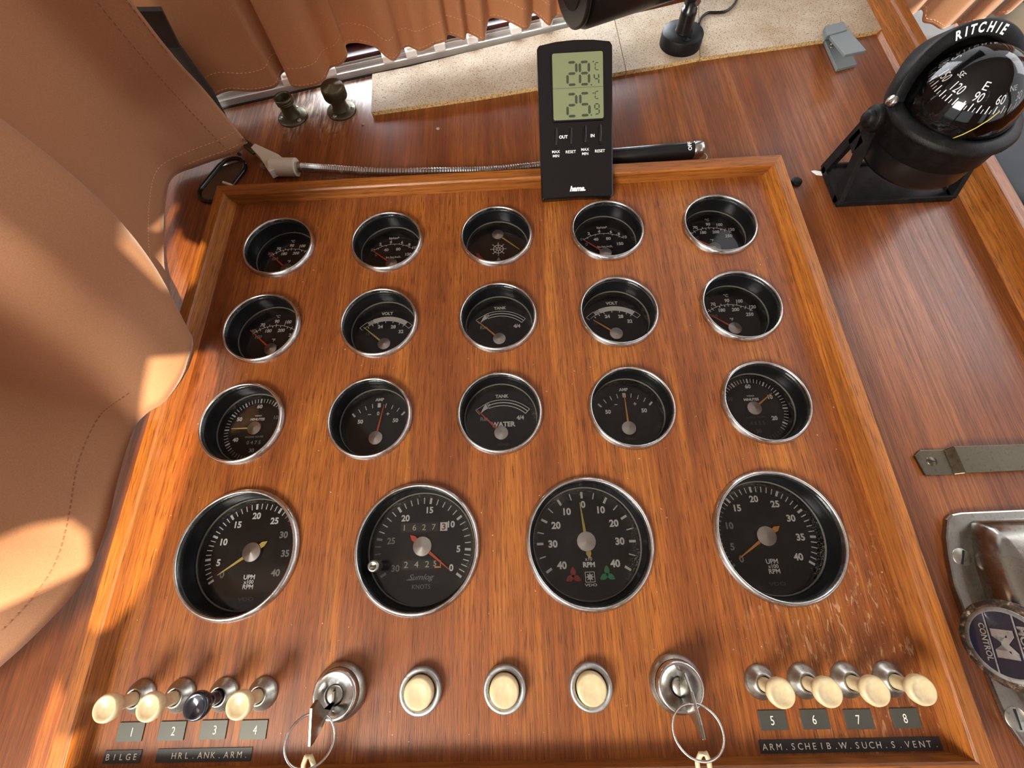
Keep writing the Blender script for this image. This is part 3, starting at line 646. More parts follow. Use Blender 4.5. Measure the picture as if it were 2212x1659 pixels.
for i, (x, o3, z3) in enumerate(((-.0948, 0, 0), (.0968, 0, 0))):
    left = i == 0
    t = thing('key_lock', 'round chrome ignition lock on the %s with a key in it' % ('left, dark and shadowed,' if left else 'right, dusty knurled base,'), 'lock', (x, SY+.0006, 0), 0, 'ignition locks')
    G().lathe([(.0148, 0), (.0149, .0022), (.0142, .0046), (.0128, .0060)], 60).build('knurled_base', M['dullmetal'], t)
    for kk in range(48):
        pass
    G().lathe([(.0126, .004), (.0126, .0098), (.0120, .0108), (.0108, .0110), (.0100, .0104), (.0056, .0104), (.0052, .0090), (.0052, .0080), (.00001, .0080)], 56).build('face_ring', M['chrome'], t)
    G().lathe([(.0046, .0075), (.0046, .0094), (.0040, .0100), (.00001, .0100)], 32).build('plug', M['dullmetal'], t)
    G().box(-.0006, .0006, -.0036, .0036, .0098, .0102).build('keyhole', M['innerblack'], t)
    # key: thin bow standing out of the lock, plane roughly y-z
    k = thing('key', 'flat metal key standing in the %s ignition lock' % ('left' if left else 'right'), 'key', (x, SY, .0105), 0, 'ignition keys')
    if left: pts = [(.0005, -.006), (.013, -.002), (.0215, .004), (.0275, .002), (.0265, -.004), (.0245, -.0148), (.0215, -.0145), (.0125, -.0105), (.006, -.0058), (-.0005, -.003)]
    else: pts = [(-.0005, .009), (.0115, .0100), (.0185, .003), (.0250, -.009), (.0265, -.0145), (.0230, -.0138), (.0105, -.0092), (.003, -.006), (-.0005, -.003)]
    Tm = Matrix(((0, 0, 1, 0), (0, 1, 0, 0), (1, 0, 0, 0), (0, 0, 0, 1)))   # (a, b, c) -> x=c, y=b, z=a
    kb = G().prism(pts, -.0008, .0008, T=Tm); kb.box(-.0055, .001, -.0028, .0028, -.0008, .0008, T=Tm)
    kb.build('key_bow', M['plate'], k, bevel=.0003)
    # ring
    hole = Vector((x, SY+(-.0095 if left else -.0085), .0105+(.0205 if left else .0180)))
    cc = at(670, 1600, .022) if left else at(1507, 1581, .026)
    zc = (CP-cc).normalized(); zc = (zc+Vector((0.1 if left else -.1, -.25, .1))).normalized()
    rr = (hole-cc).length; T = frame_T(cc, zc, hole-cc)
    kr = G().tube([T @ Vector((.0118*math.cos(R_(a*7.5)), .0118*math.sin(R_(a*7.5)), 0)) for a in range(49)], .00062, 10, cap=False)
    tag(kr.build('key_ring', M['chrome']), 'thin steel ring hanging on the %s ignition key' % ('left' if left else 'right'), 'key ring', 'split rings on the ignition keys')
    fc = at(668, 1665, .016) if left else at(1520, 1660, .019)
    fb = thing('key_fob', 'cream plastic fob looped on the %s key ring at the bottom edge' % ('left' if left else 'right'), 'key fob', fc, 0, 'cream key fobs')
    up = Vector((0, .010, .004)) if left else Vector((-.001, .0105, .005))
    G().tube([Vector((-.0028, -.004, 0)), Vector((-.0030, .003, .001)), Vector((-.0012, .0068, .0028)), Vector((.0012, .0072, .0034)), Vector((.0026, .0036, .002)), Vector((.0028, -.004, .0)) ], .0013, 8).build('loop', M['cream'], fb)
    G().box(-.0085, .0085, -.034, -.0042, -.0015, .0012).build('fob_body', mat('fob_tan', (.36, .22, .12), .5), fb, bevel=.001)

# number plates and embossed labels
pc = [(281.5, 1581), (371, 1579), (460.7, 1576.5), (547.5, 1576.5), (1670, 1556), (1760.6, 1554), (1855.7, 1554), (1957, 1551.5)]
M['plateface'] = mat('etched_steel', (.085, .085, .072), .45, .5)
M['numfill'] = mat('engraved_white', (.75, .72, .62), .6)
for i, (x, y) in enumerate(pc):
    c = at(x, y, .0006); t = thing('number_plate', 'small steel plate engraved with the digit '+'one two three four five six seven eight'.split()[i], 'plate', (c.x, c.y, 0), 0, 'numbered steel plates under the switches')
    hw = .0076 if i < 4 else .0073
    pt = G().box(-hw, hw, -.0045, .0045, 0, .0006).build('plate', M['plateface'], t, bevel=.0001)
    g = G(); g.text(str(i+1), .001 if i < 4 else -.0005, 0, .0042, z=.00072, bold=.0, wx=.8); g.build('number', M['numfill'], pt)
def dymo(x0, x1, y0, y1, text, tx0, tx1, label):
    t = thing('embossed_label', label, 'label', ((x0+x1)/2, (y0+y1)/2, 0), 0, 'black embossed tape labels'); hw = (x1-x0)/2; hh = (y1-y0)/2
    tp_ = G().box(-hw, hw, -hh, hh, 0, .0004).build('tape', M['tape'], t)
    g = G(); n = len(text); cx = (x0+x1)/2
    for i, ch in enumerate(text):
        if ch == ' ': continue
        x = tx0+(tx1-tx0)*(i+.5)/n-cx
        g.text(ch, x, 0 if ch != '.' else .0, .0029, z=.0005, bold=.0, wx=1.)
    g.build('lettering', M['numfill'], tp_)
dymo(-.2262, -.2050, -.3540, -.3480, 'BILGE', -.2258, -.2062, 'short black tape label reading BILGE')
dymo(-.1960, -.1418, -.3540, -.3478, 'HRL.ANK.ARM.', -.1878, -.1430, 'black tape label reading HRL.ANK.ARM.')
dymo(.1370, .2320, -.3549, -.3490, 'ARM.SCHEIB.W.SUCH.S.VENT.', .1376, .2312, 'long black tape label reading ARM.SCHEIB.W.SUCH.S.VENT.')

# ------------------------------------------------------------------ digital thermometer leaning over the top rail
BLp = Vector((.0400, .0312, .0062)); TLp = Vector((.0412, .1405, .0655)); Ux = Vector((1, -.008, 0)).normalized()
Vy = (TLp-BLp); Vy = (Vy-Ux*Vy.dot(Ux)); Hh = Vy.length; Vy.normalize(); Wn = Ux.cross(Vy)
T = Matrix.Translation(BLp) @ Matrix((Ux, Vy, Wn)).transposed().to_4x4(); TI = T.inverted()
th = thing('digital_thermometer', 'black digital thermometer with green display leaning on the top rail', 'thermometer', (0, 0, 0))
Wd = .0610
def tp(x, y): q = TI @ on(x, y, BLp, Wn); return (q.x, q.y)
out = [(.0012, 0), (Wd*.5, .0010), (Wd-.0012, 0), (Wd+.0002, .002), (Wd+.0008, Hh-.004), (Wd-.001, Hh-.0008), (Wd*.75, Hh+.0012), (Wd*.5, Hh+.0018), (Wd*.25, Hh+.0010), (.0012, Hh-.0012), (-.0004, Hh-.004), (0, .002)]
G().prism(out, -.013, 0, T=T).build('case', M['gloss'], th, bevel=.0012)
lc = [tp(1193, 118), tp(1302, 112), tp(1303, 257), tp(1195, 262)]
lx0 = (lc[0][0]+lc[3][0])/2; lx1 = (lc[1][0]+lc[2][0])/2; ly0 = lc[3][1]; ly1 = lc[0][1]
def rrect(x0, x1, y0, y1, r, n=4):
    o = []
    for cx, cy, a in ((x1-r, y0+r, -90), (x1-r, y1-r, 0), (x0+r, y1-r, 90), (x0+r, y0+r, 180)):
        for i in range(n+1): o.append((cx+r*math.cos(R_(a+90*i/n)), cy+r*math.sin(R_(a+90*i/n))))
    return o
G().prism(rrect(lx0-.0012, lx1+.0012, ly0-.0012, ly1+.0012, .002), .0001, .0009, T=T).build('display_rim', M['gloss'], th, bevel=.0003)
scr = G().prism(rrect(lx0, lx1, ly0, ly1, .0015), .0009, .0012, T=T).build('display', M['lcd'], th)
SEG = {'0': 'abcdef', '1': 'bc', '2': 'abged', '3': 'abgcd', '4': 'fgbc', '5': 'afgcd', '6': 'afgedc', '7': 'abc', '8': 'abcdefg', '9': 'abcdfg', 'C': 'afed'}
def seg7(g, ch, x, y, w_, h, t_):
    hw, hh = w_/2, h/2
    S = dict(a=((-hw, hh), (hw, hh)), g=((-hw, 0), (hw, 0)), d=((-hw, -hh), (hw, -hh)), f=((-hw, hh), (-hw, 0)), b=((hw, hh), (hw, 0)), e=((-hw, 0), (-hw, -hh)), c=((hw, 0), (hw, -hh)))
    for k in SEG[ch]:
        (ax, ay), (bx, by) = S[k]; a = Vector((ax, ay)); b = Vector((bx, by)); d = (b-a).normalized(); q = Vector((-d.y, d.x))*t_/2; a += d*t_*.35; b -= d*t_*.35
        pts = [a, a+d*t_*.5+q, b-d*t_*.5+q, b, b-d*t_*.5-q, a+d*t_*.5-q]
        g.add([(x+p.x, y+p.y, .00135) for p in pts], [list(range(6))], T=T)
g = G()
def dg(ch, px, py, w_, h, t_): u, v = tp(px, py); seg7(g, ch, u, v, w_, h, t_)
dg('2', 1235, 161, .0074, .0172, .0020); dg('8', 1262, 160, .0074, .0172, .0020); dg('4', 1288, 172, .0036, .0080, .0010); dg('C', 1289, 145, .0030, .0056, .0007)
dg('2', 1235, 229, .0074, .0172, .0020); dg('5', 1263, 227, .0074, .0172, .0020); dg('9', 1289, 237, .0036, .0080, .0010); dg('C', 1289, 207, .0030, .0056, .0007)
for px, py in ((1277, 185), (1277, 250), (1281, 135), (1281, 203)):
    u, v = tp(px, py); g.box(u-.0005, u+.0005, v-.0005, v+.0005, .0013, .00135, T=T)
u0, v0 = tp(1195, 194); u1, v1 = tp(1301, 190); g.box(lx0, lx1, v0-.0001, v0+.0001, .0013, .00135, T=T)
g.build('display_digits', M['lcdseg'], scr)
for px, py in ((1201, 296), (1233, 294), (1264, 290), (1296, 288)):
    u, v = tp(px, py); G().prism(rrect(u-.0020, u+.0020, v-.0085, v+.0075, .0007), .0001, .0006, T=T).build('button_slot', M['innerblack'], th)
    pts = [(.0012*math.cos(R_(a)), 0) for a in (0,)]
    G().tube([T @ Vector((u, v-.0068+.0018*i, .0006+.0011*math.sin(math.pi*i/7.))) for i in range(8)], .0013, 8).build('button_bar', M['black'], th)
g = G()
def tt(s, px, py, h, **k): u, v = tp(px, py); g.text(s, u, v, h, z=.00025, T=T, **k)
tt('OUT', 1217, 296, .0024, bold=.036); tt('IN', 1280, 293, .0024, bold=.036)
for px, py in ((1201, 330), (1264, 325)): tt('MAX', px, py-2, .0022, bold=.01); tt('MIN', px, py+7, .0022, bold=.01)
for px, py in ((1233, 328), (1296, 326)): tt('RESET', px, py, .0023, bold=.01)
tt('hama.', 1249, 407, .0040, bold=.05, shear=.25)
g.build('lettering', M['white'], th)
st = G(); st.add([T @ Vector((Wd*.3, Hh*.62, -.013)), T @ Vector((Wd*.7, Hh*.62, -.013)), T @ Vector((Wd*.7, Hh*.66, -.013)), T @ Vector((Wd*.3, Hh*.66, -.013)),
        (.060, .118, D+.001), (.083, .118, D+.001), (.083, .122, D+.001), (.060, .122, D+.001)], [[0, 1, 2, 3], [7, 6, 5, 4], [0, 4, 5, 1], [1, 5, 6, 2], [2, 6, 7, 3], [3, 7, 4, 0]])
st.build('stand', M['black'], th)

# ------------------------------------------------------------------ flexible lamp lying behind the board
fl = thing('flexible_lamp', 'flexible inspection lamp with white clamp head and steel gooseneck behind the board', 'lamp', (0, 0, 0))
LZ = D+.0075
path = spline([at(641, 361, LZ), at(700, 365, LZ), at(820, 372, LZ), at(960, 371, LZ), at(1080, 367, LZ), at(1200, 355, LZ)], 46)
rs = [.0035 + (.0006 if i % 2 else -.0002) for i in range(len(path))]
G().tube(path, rs, 14, smooth=False).build('gooseneck', M['chrome'], fl)
G().tube([at(637, 361, LZ), at(652, 361, LZ)], .0048, 18).build('ferrule', M['chrome'], fl)
hp = [at(569, 341, LZ), at(640, 342, LZ), at(645, 380, LZ), at(586, 380, LZ)]
a = at(575, 361, LZ); b = at(641, 361, LZ)
hd = G(); hd.tube([a+(b-a)*.22, b], [.0082, .0082], 24)
arm = [at(547, 327, LZ), at(556, 318, LZ), at(606, 341, LZ), at(620, 352, LZ), at(600, 372, LZ), at(586, 379, LZ), at(566, 347, LZ)]
hd.prism([(p.x, p.y) for p in arm], LZ-.004, LZ+.0045)
hd.build('head', M['whiteplastic'], fl, bevel=.0006)
clp = [at(513, 291, LZ+.006), at(521, 290, LZ+.006), at(540, 303, LZ+.006), at(548, 322, LZ+.006), at(540, 326, LZ+.006), at(524, 313, LZ+.006)]
G().prism([(p.x, p.y) for p in clp], LZ+.0005, LZ+.0035).build('clamp_plate', M['bronze'], fl, bevel=.0008)
G().tube([at(505, 281, LZ+.008), at(518, 294, LZ+.008), at(533, 308, LZ+.0075)], .0008, 8).build('clamp_wire', M['chrome'], fl)
G().tube([at(566, 358, LZ), at(574, 360, LZ)], .0028, 12).build('bulb_tip', M['glass'], fl)
a = at(1205, 350, LZ); b = at(1495, 325, LZ); c = at(1516, 323, LZ)
G().tube([a, a+(b-a)*.02, b], [.0055, .0075, .0075], 24).build('handle', M['black'], fl)
kc = G(); kc.tube([b, b+(c-b)*.1, b+(c-b)*.9, c], [.0070, .0077, .0077, .0068], 36); kc.build('knurled_cap', M['chrome'], fl)
dirb = (b-a).normalized(); pz = Vector((0, -.35, 1)).normalized(); T2 = frame_T(b-dirb*.005+pz*.0077, pz, dirb)
g = G(); g.text('OFF', 0, 0, .0032, rot=math.pi/2, bold=.03, T=T2); g.build('lettering', M['white'], fl)
lp = [at(1513, 331, D+.002), at(1522, 332, D+.002), at(1527, 338, D+.001), at(1524, 345, D+.001), at(1512, 347, D+.001)]
G().tube(spline(lp, 5), .0006, 6).build('wrist_loop', M['dullmetal'], fl)

# small black-rimmed oval mirror
A0 = at(500, 366, D+.001); B0 = at(463, 412, D+.001); ax = (B0-A0); L = ax.length; ax.normalize(); r = .0140
om = thing('oval_mirror', 'small oval mirror with a thick black rim lying by the board corner', 'mirror', (A0.x, A0.y, D))
def stad(r, z, n=16):
    ang = math.atan2(ax.y, ax.x); o = []
    for i in range(n+1): a = ang+math.pi/2+math.pi*i/n; o.append((r*math.cos(a), r*math.sin(a), z))
    for i in range(n+1): a = ang-math.pi/2+math.pi*i/n; o.append((ax.x*L+r*math.cos(a), ax.y*L+r*math.sin(a), z))
    return o
p_ = stad(r, .0018); G().tube([Vector(q) for q in p_]+[Vector(p_[0])], .0018, 8, cap=False).build('rim', M['gloss'], om)
mm = mat('smoked_mirror', (.16, .15, .13), .12, .9); G().add(stad(r, .0015), [list(range(34))]).build('mirror_face', mm, om)
tag(G().tube([at(482, 394, D+.004), at(500, 400, D+.004)], .0013, 8).build('white_stick', M['whiteplastic']), 'short white plastic stick lying on the oval mirror', 'stick')
tag(G().tube([at(519, 322, D+.004), at(517, 333, D+.004)], .0022, 6, smooth=False).build('hinge_pin', M['dullmetal']), 'small bare metal pin between curtain corner and oval mirror', 'pin')

# ------------------------------------------------------------------ two bronze bolted fittings by the window
def fitting(name, label, c, capd, rot):
    t = thing(name, label, 'socket', (c.x, c.y, D), rot, 'round bronze deck fittings under the window')
    G().lathe([(.0150, 0), (.0152, .0016), (.0142, .0026), (.0105, .0028), (.0085, .0034)], 44).build('flange', M['bronze'], t)
    for k in range(3):
        a = R_(-60+120*k); T3 = Matrix.Translation((.0118*math.cos(a), .0118*math.sin(a), .0026))
        s = G().lathe([(.0021, 0), (.0018, .0007), (.0001, .0009)], 14, T=T3); s.build('screw', M['dullmetal'], t)
    G().lathe([(.0088, .0028), (.0076, .006), (.0074, .0150), (.0078, .0158)], 36).build('barrel', M['bronze'], t)
    if capd:
        G().lathe([(.0078, .014), (.0110, .0148), (.0114, .0155), (.0114, .0250), (.0104, .0270), (.0030, .0276), (.0026, .0290), (.0001, .0292)], 40).build('cap', M['bronze'], t)
        kn = G()
        for k in range(40):
            a = 2*math.pi*k/40; T3 = Matrix.Translation((.0114*math.cos(a), .0114*math.sin(a), 0)) @ Matrix.Rotation(a, 4, 'Z'); kn.box(-.0002, .0004, -.0003, .0003, .016, .0230, T=T3)
        kn.build('knurling', M['bronze'], t)
    else:
        G().lathe([(.0078, .0155), (.0088, .0162), (.0088, .0168), (.0084, .0172), (.0088, .0178), (.0088, .0186), (.0084, .0190), (.0088, .0196), (.0088, .0220), (.0072, .0222), (.0068, .021), (.0068, .006), (.0001, .006)], 40).build('threaded_mouth', M['bronze'], t)
fitting('deck_socket', 'open threaded bronze socket below the window, its mouth uncovered', at(634, 254, D), False, 0.3)
fitting('deck_socket', 'bronze socket closed by a knurled cap, beside the cork mat', at(739, 240, D), True, 1.1)
for i, (x, y) in enumerate(((946, 278), (784, 270), (627, 331))):
    p = at(x, y, D); t = G().lathe([(.0017, 0), (.0015, .0004), (.0001, .0005)], 14, T=Matrix.Translation((p.x, p.y, D)))
    tag(t.build('dash_screw', M['dullmetal'] if i == 0 else M['bronze']), ['bright small screw head in the bare dash above the gooseneck', 'dark small screw head below the capped bronze socket', 'dark small screw head between open socket and white clamp'][i], 'screw', 'screw heads in the dash')

# ------------------------------------------------------------------ cork mat, in three cut pieces
ct = thing('cork_mat', 'long speckled cork mat on the dash along the windscreen', 'mat', (0, 0, D))
CZ = D+.004
def cp_(x, y, z=CZ): p = at(x, y, z); return (p.x, p.y)
def matpiece(lower, upper):
    poly = [cp_(*q) for q in lower]+[cp_(*q) for q in reversed(upper)]
    n = len(poly); g = G(); top = [(x, y, .004) for x, y in poly]; bot = [(x, y, 0) for x, y in poly]
    g.add(top, [list(range(n))], M['cork']); g.add(bot+top, [[i, (i+1) % n, n+(i+1) % n, n+i] for i in range(n)], M['corkedge'])
    g.build('mat_piece', None, ct)
matpiece([(802, 242), (900, 228), (1040, 208), (1180, 184), (1352, 153)], [(804, 160), (880, 145), (1000, 115), (1120, 86), (1240, 56), (1326, 38)])
matpiece([(1353.5, 153), (1430, 140), (1511.5, 124)], [(1327.5, 38), (1420, 18), (1508, -4)])
matpiece([(1513, 124), (1600, 111), (1700, 97), (1800, 82), (1885, 68), (1908, 62), (1914, 55), (1912, 48), (1900, 38), (1886, 22), (1872, 0), (1868, -12)], [(1509.5, -4), (1600, -26), (1700, -46), (1780, -60), (1850, -72), (1866, -70), (1868, -60), (1868, -50), (1868, -45), (1868, -40), (1868, -30), (1868, -20)])

# grey clothes peg
pg = thing('clothes_peg', 'grey plastic clothes peg gripping the cork mat edge', 'peg', (0, 0, 0))
def wedge(q, z0s, thick, name):
    p = [at(x, y, z) for (x, y), z in zip(q, z0s)]; g = G(); lo = [v-Vector((0, 0, thick)) for v in p]
    g.add(p+lo, [[0, 1, 2, 3], [7, 6, 5, 4], [0, 4, 5, 1], [1, 5, 6, 2], [2, 6, 7, 3], [3, 7, 4, 0]]); g.build(name, M['grey'], pg, bevel=.0005)
wedge([(1781, 64), (1824, 52), (1872, 108), (1826, 118)], [-.002, -.002, .014, .014], .0028, 'upper_arm')
wedge([(1783, 55), (1823, 46), (1830, 64), (1787, 76)], [-.0028, -.0028, .003, .003], .005, 'upper_jaw')
wedge([(1780, 84), (1822, 76), (1852, 138), (1809, 149)], [D+.0035]*4, .0032, 'lower_arm')
s_ = [at(1797+3*math.cos(i*1.2), 96+1.2*i-4+3*math.sin(i*1.2), -.002) for i in range(9)]
G().tube(s_, .0006, 6).build('spring', M['chrome'], pg)

# ------------------------------------------------------------------ black stand on the mat with cable, black barrel above
mc = at(1468, 96, CZ); ms = thing('lamp_stand', 'black round-footed stand on the cork mat with a swivel stem', 'stand', (mc.x, mc.y, CZ))
G().lathe([(.0212, 0), (.0214, .003), (.0212, .0115), (.0204, .0128), (.0094, .0134), (.0090, .0134)], 56).build('foot', M['blackmat'], ms)
ft = Matrix.Translation((.001, -.0145, .0129)); G().disc(.0034, .0006, 24, T=ft).build('foot_recess', M['innerblack'], ms)
G().lathe([(.0034, .0004), (.0036, .0008), (.0034, .0011)], 24, T=ft).build('recess_rim', M['blackmat'], ms)
G().lathe([(.0092, .0125), (.0084, .0145), (.0078, .0290), (.0080, .0300), (.0074, .0310), (.0074, .0330), (.0060, .034), (.0060, .040), (.00001, .040)], 36).build('stem', M['black'], ms)
G().box(-.0065, .0065, -.004, .004, .036, .070).build('swivel_clip', M['black'], ms, bevel=.0012)
G().prism([(.0032*math.cos(R_(60*k)), .0032*math.sin(R_(60*k))) for k in range(6)], 0, .0014, T=frame_T((.004, -.0042, .0405), (0.25, -1, .15))).build('nut', M['chrome'], ms)
cb = spline([at(1509, 52, CZ+.002), at(1514, 40, CZ+.0015), at(1528, 28, CZ+.0015), at(1548, 27, CZ+.0015), at(1566, 25, CZ+.0015), at(1580, 16, CZ+.0015), at(1590, 2, CZ+.0015), at(1593, -14, CZ+.0015)], 6)
tag(G().tube(cb, .0014, 8).build('cable', M['black']), 'thin black cable curling over the cork mat from the stand', 'cable')
bt = thing('black_barrel', 'thick black barrel of a lamp hanging over the cork mat at the top edge', 'lamp', (0, 0, 0))
e0 = at(1232, -36, .068); e1 = at(1500, -120, .068); dr = (e1-e0).normalized()
G().tube([e0, e0+dr*.0005, e0+dr*.004, e0+dr*.0045, e0+dr*.0075], [.0310, .0332, .0332, .0320, .0320], 56).build('end_cap', M['black'], bt)
G().tube([e0+dr*.0072, e0+dr*.010, e1], [.0338, .0350, .0350], 64).build('barrel', M['black'], bt)
G().tube([e0-dr*.001, e0+dr*.0006], [.019, .0195], 48).build('end_disc', M['blackmat'], bt)

# ------------------------------------------------------------------ compass
cc = Vector((.346, .047, 0)); cmp_ = thing('compass', 'black bracket-mounted marine compass with clear dome on the dash', 'compass', (cc.x, cc.y, D))
ZFL = .0600-D
bk = G()
bk.box(-.049, .049, -.0225, .0215, 0, .0035); bk.build('bracket_base', M['blackmat'], cmp_, bevel=.0008)
bz = G().box(-.049, .049, -.0240, -.0215, 0, .0060).box(-.049, .049, .0195, .0220, 0, .0060); bz.build('bracket_ribs', M['blackmat'], cmp_, bevel=.0006)
for s in (-1, 1):
    g = G(); pv = Vector((.008, .0475-D))   # pivot in (y, z)
    def strip(p, q, w_):
        d = Vector(q)-Vector(p); n2 = Vector((-d.y, d.x)).normalized()*w_/2; p = Vector(p); q = Vector(q)
        poly = [p+n2, p-n2, q-n2, q+n2]; x0, x1 = (-.0500, -.0455) if s < 0 else (.0455, .0500)
        v = [(x, a.x, a.y) for x in (x0, x1) for a in poly]
        g.add(v, [[0, 1, 2, 3], [7, 6, 5, 4], [0, 4, 5, 1], [1, 5, 6, 2], [2, 6, 7, 3], [3, 7, 4, 0]])
    strip((-.0205, .002), (.0035, .052), .0086); strip((.0180, .002), (.0115, .052), .0086); strip((.0, .040), (.013, .042), .012); strip((-.021, .003), (.019, .003), .005)
    Tx = Matrix.Translation((s*.0477, pv.x, pv.y)) @ Matrix.Rotation(math.pi/2, 4, 'Y')
    g.lathe([(.00001, -.0028), (.0090, -.0028), (.0095, -.002), (.0095, .002), (.0090, .0028), (.00001, .0028)], 28, T=Tx)
    g.build('bracket_arm', M['blackmat'], cmp_)
    G().lathe([(.0062, 0), (.0062, .0035), (.0050, .0050), (.00001, .0052)], 24, T=Matrix.Translation((s*.0500, pv.x, pv.y)) @ Matrix.Rotation(s*math.pi/2, 4, 'Y')).build('pivot_knob', M['blackmat'], cmp_)
G().lathe([(.0001, .0285), (.0300, .0285), (.0385, .0300), (.0400, .0330), (.0405, .0490)], 64).build('lower_body', M['black'], cmp_)
G().lathe([(.0405, .0480), (.0425, .0490), (.0428, .0640), (.0445, ZFL-.0055)], 64).build('upper_body', M['blackmat'], cmp_)
G().lathe([(.0445, ZFL-.006), (.0462, ZFL-.0052), (.0465, ZFL-.0030), (.0452, ZFL-.0012), (.0448, ZFL-.0004), (.0395, ZFL+.0008), (.0372, ZFL+.0012), (.0366, ZFL-.001), (.0355, ZFL-.012), (.0001, ZFL-.016)], 72).build('flange', M['blackmat'], cmp_)
# hood: half ring tilted back, with a shell behind it
tilt = R_(56); hx = Vector((1, 0, 0)); hy = Vector((0, math.cos(tilt), math.sin(tilt))); hn = hx.cross(hy)   # ring plane axes
HC = Vector((0, .006, ZFL+.0015)); g = G(); nn = 40; vs = []
for i in range(nn+1):
    a = math.pi*i/nn; rad = hx*math.cos(a)+hy*math.sin(a)
    ro = .0452+.0010*math.sin(a)
    back = Vector((math.cos(a)*.0455, max(.0, math.sin(a))*.0455-.004, -.0050))
    prof = [HC+rad*.0366-hn*.003, HC+rad*.0366, HC+rad*.0374+hn*.0008, HC+rad*(ro-.0008)+hn*.0008, HC+rad*ro, HC+rad*ro-hn*.004, HC.lerp(HC+back, 1)+Vector((0, .0, .022*math.sin(a)))+rad*.004*math.sin(a), HC+back]
    vs += prof
k_ = 8
g.add(vs, [[i*k_+j, i*k_+j+1, (i+1)*k_+j+1, (i+1)*k_+j] for i in range(nn) for j in range(k_-1)], smooth=True)
hd = g.build('hood', M['blackmat'], cmp_)
g = G()
for i, ch in enumerate('RITCHIE'):
    a = R_([113, 106.8, 101, 93.4, 84.6, 77, 71][i]+1); rad = hx*math.cos(a)+hy*math.sin(a); tang = hx*math.sin(a)-hy*math.cos(a)
    T4 = Matrix.Translation(HC+rad*.0416+hn*.0010) @ Matrix((tang, rad, hn)).transposed().to_4x4()
    g.text(ch, 0, 0, .0054, bold=.035, T=T4, wx=.8)
g.build('lettering', M['white'], hd)
for s in (-1, 1):
    Ts = Matrix.Translation((s*.0445, .0068, ZFL+.0015)) @ Matrix.Rotation(s*math.pi/2*.75, 4, 'Y')
    G().lathe([(.0040, 0), (.0040, .0022), (.0030, .0034), (.0001, .0038)], 20, T=Ts).build('hood_screw', M['chrome'], hd)
# card with numerals under the dome
ck = Vector((0, .001, ZFL+.004)); cr0 = .0318
pf = [(cr0*math.cos(R_(e)), ck.z+cr0*math.sin(R_(e))) for e in range(18, 91, 6)]; pf[-1] = (.00001, ck.z+cr0)
M['card'] = mat('card_black', (.003, .003, .0035), .6, spec=.08)
cd = G().lathe([(cr0*.93, ck.z+.004), *pf], 64, T=Matrix.Translation((0, .001, 0))).build('card', M['card'], cmp_)
g = G()
def oncard(az, el, rr):
    return ck+Vector((math.cos(el)*math.cos(az), math.cos(el)*math.sin(az), math.sin(el)))*rr
def cardtext(s, az, el, h, wx=.8):
    az, el = R_(az), R_(el); zz = Vector((math.cos(el)*math.cos(az), math.cos(el)*math.sin(az), math.sin(el))); xx = Vector((-math.sin(az), math.cos(az), 0)); yy = zz.cross(xx)
    T5 = Matrix.Translation(ck+zz*(cr0+.0004)) @ Matrix((xx, yy, zz)).transposed().to_4x4(); g.text(s, 0, 0, h, T=T5, wx=wx, bold=.0)
A90 = -121
for v in range(0, 360, 30):
    az = A90+(90-v); cardtext(str(v) if v else '0', az, 35.5, .0056, .72)
for s, v in (('N', 0), ('E', 90), ('S', 180), ('W', 270)): cardtext(s, A90+(90-v), 47, .0052, 1.)
for s, v in (('NE', 45), ('SE', 135), ('SW', 225), ('NW', 315)): cardtext(s, A90+(90-v), 46, .0034, .9)
for v in range(0, 360, 5):
    az = R_(A90+(90-v)); e0_, e1_ = R_(20.5), R_(28.5 if v % 10 == 0 else 25); w_ = .00034 if v % 10 == 0 else .0002
    t_ = Vector((-math.sin(az), math.cos(az), 0))*w_
    p, q = oncard(az, e0_, cr0+.0004), oncard(az, e1_, cr0+.0004); g.add([p-t_, p+t_, q+t_, q-t_], [[0, 1, 2, 3]])
g.build('card_markings', M['white'], cd)
G().tube([oncard(R_(-113+6.5*i), R_(-12+9*i), cr0+.0018) for i in range(5)], .0004, 6).build('lubber_line', M['yellow'], cmp_)
dm = [(.0366*math.cos(R_(e)), ZFL+.0008+.0372*math.sin(R_(e))) for e in range(0, 90, 5)]+[(.00001, ZFL+.0380)]
G().lathe(dm, 72).build('dome', M['dome'], cmp_)
pp = [at(x, y, D+.0006) for x, y in ((1753, 369), (1760, 368), (1783, 372), (1783, 379), (1764, 377))]
tag(G().prism([(p.x, p.y) for p in pp], D, D+.0006).build('paper_scrap', M['paper']), 'white sliver of paper sticking out beside the compass bracket', 'paper')
p = at(1716, 392, D+.0015)
tag(G().lathe([(.0048, 0), (.0046, .0022), (.0034, .003), (.0001, .003)], 16, T=Matrix.Translation((p.x+.002, p.y, D))).build('rubber_foot', M['blackmat']), 'small black rubber foot at the right side of the board frame', 'foot')

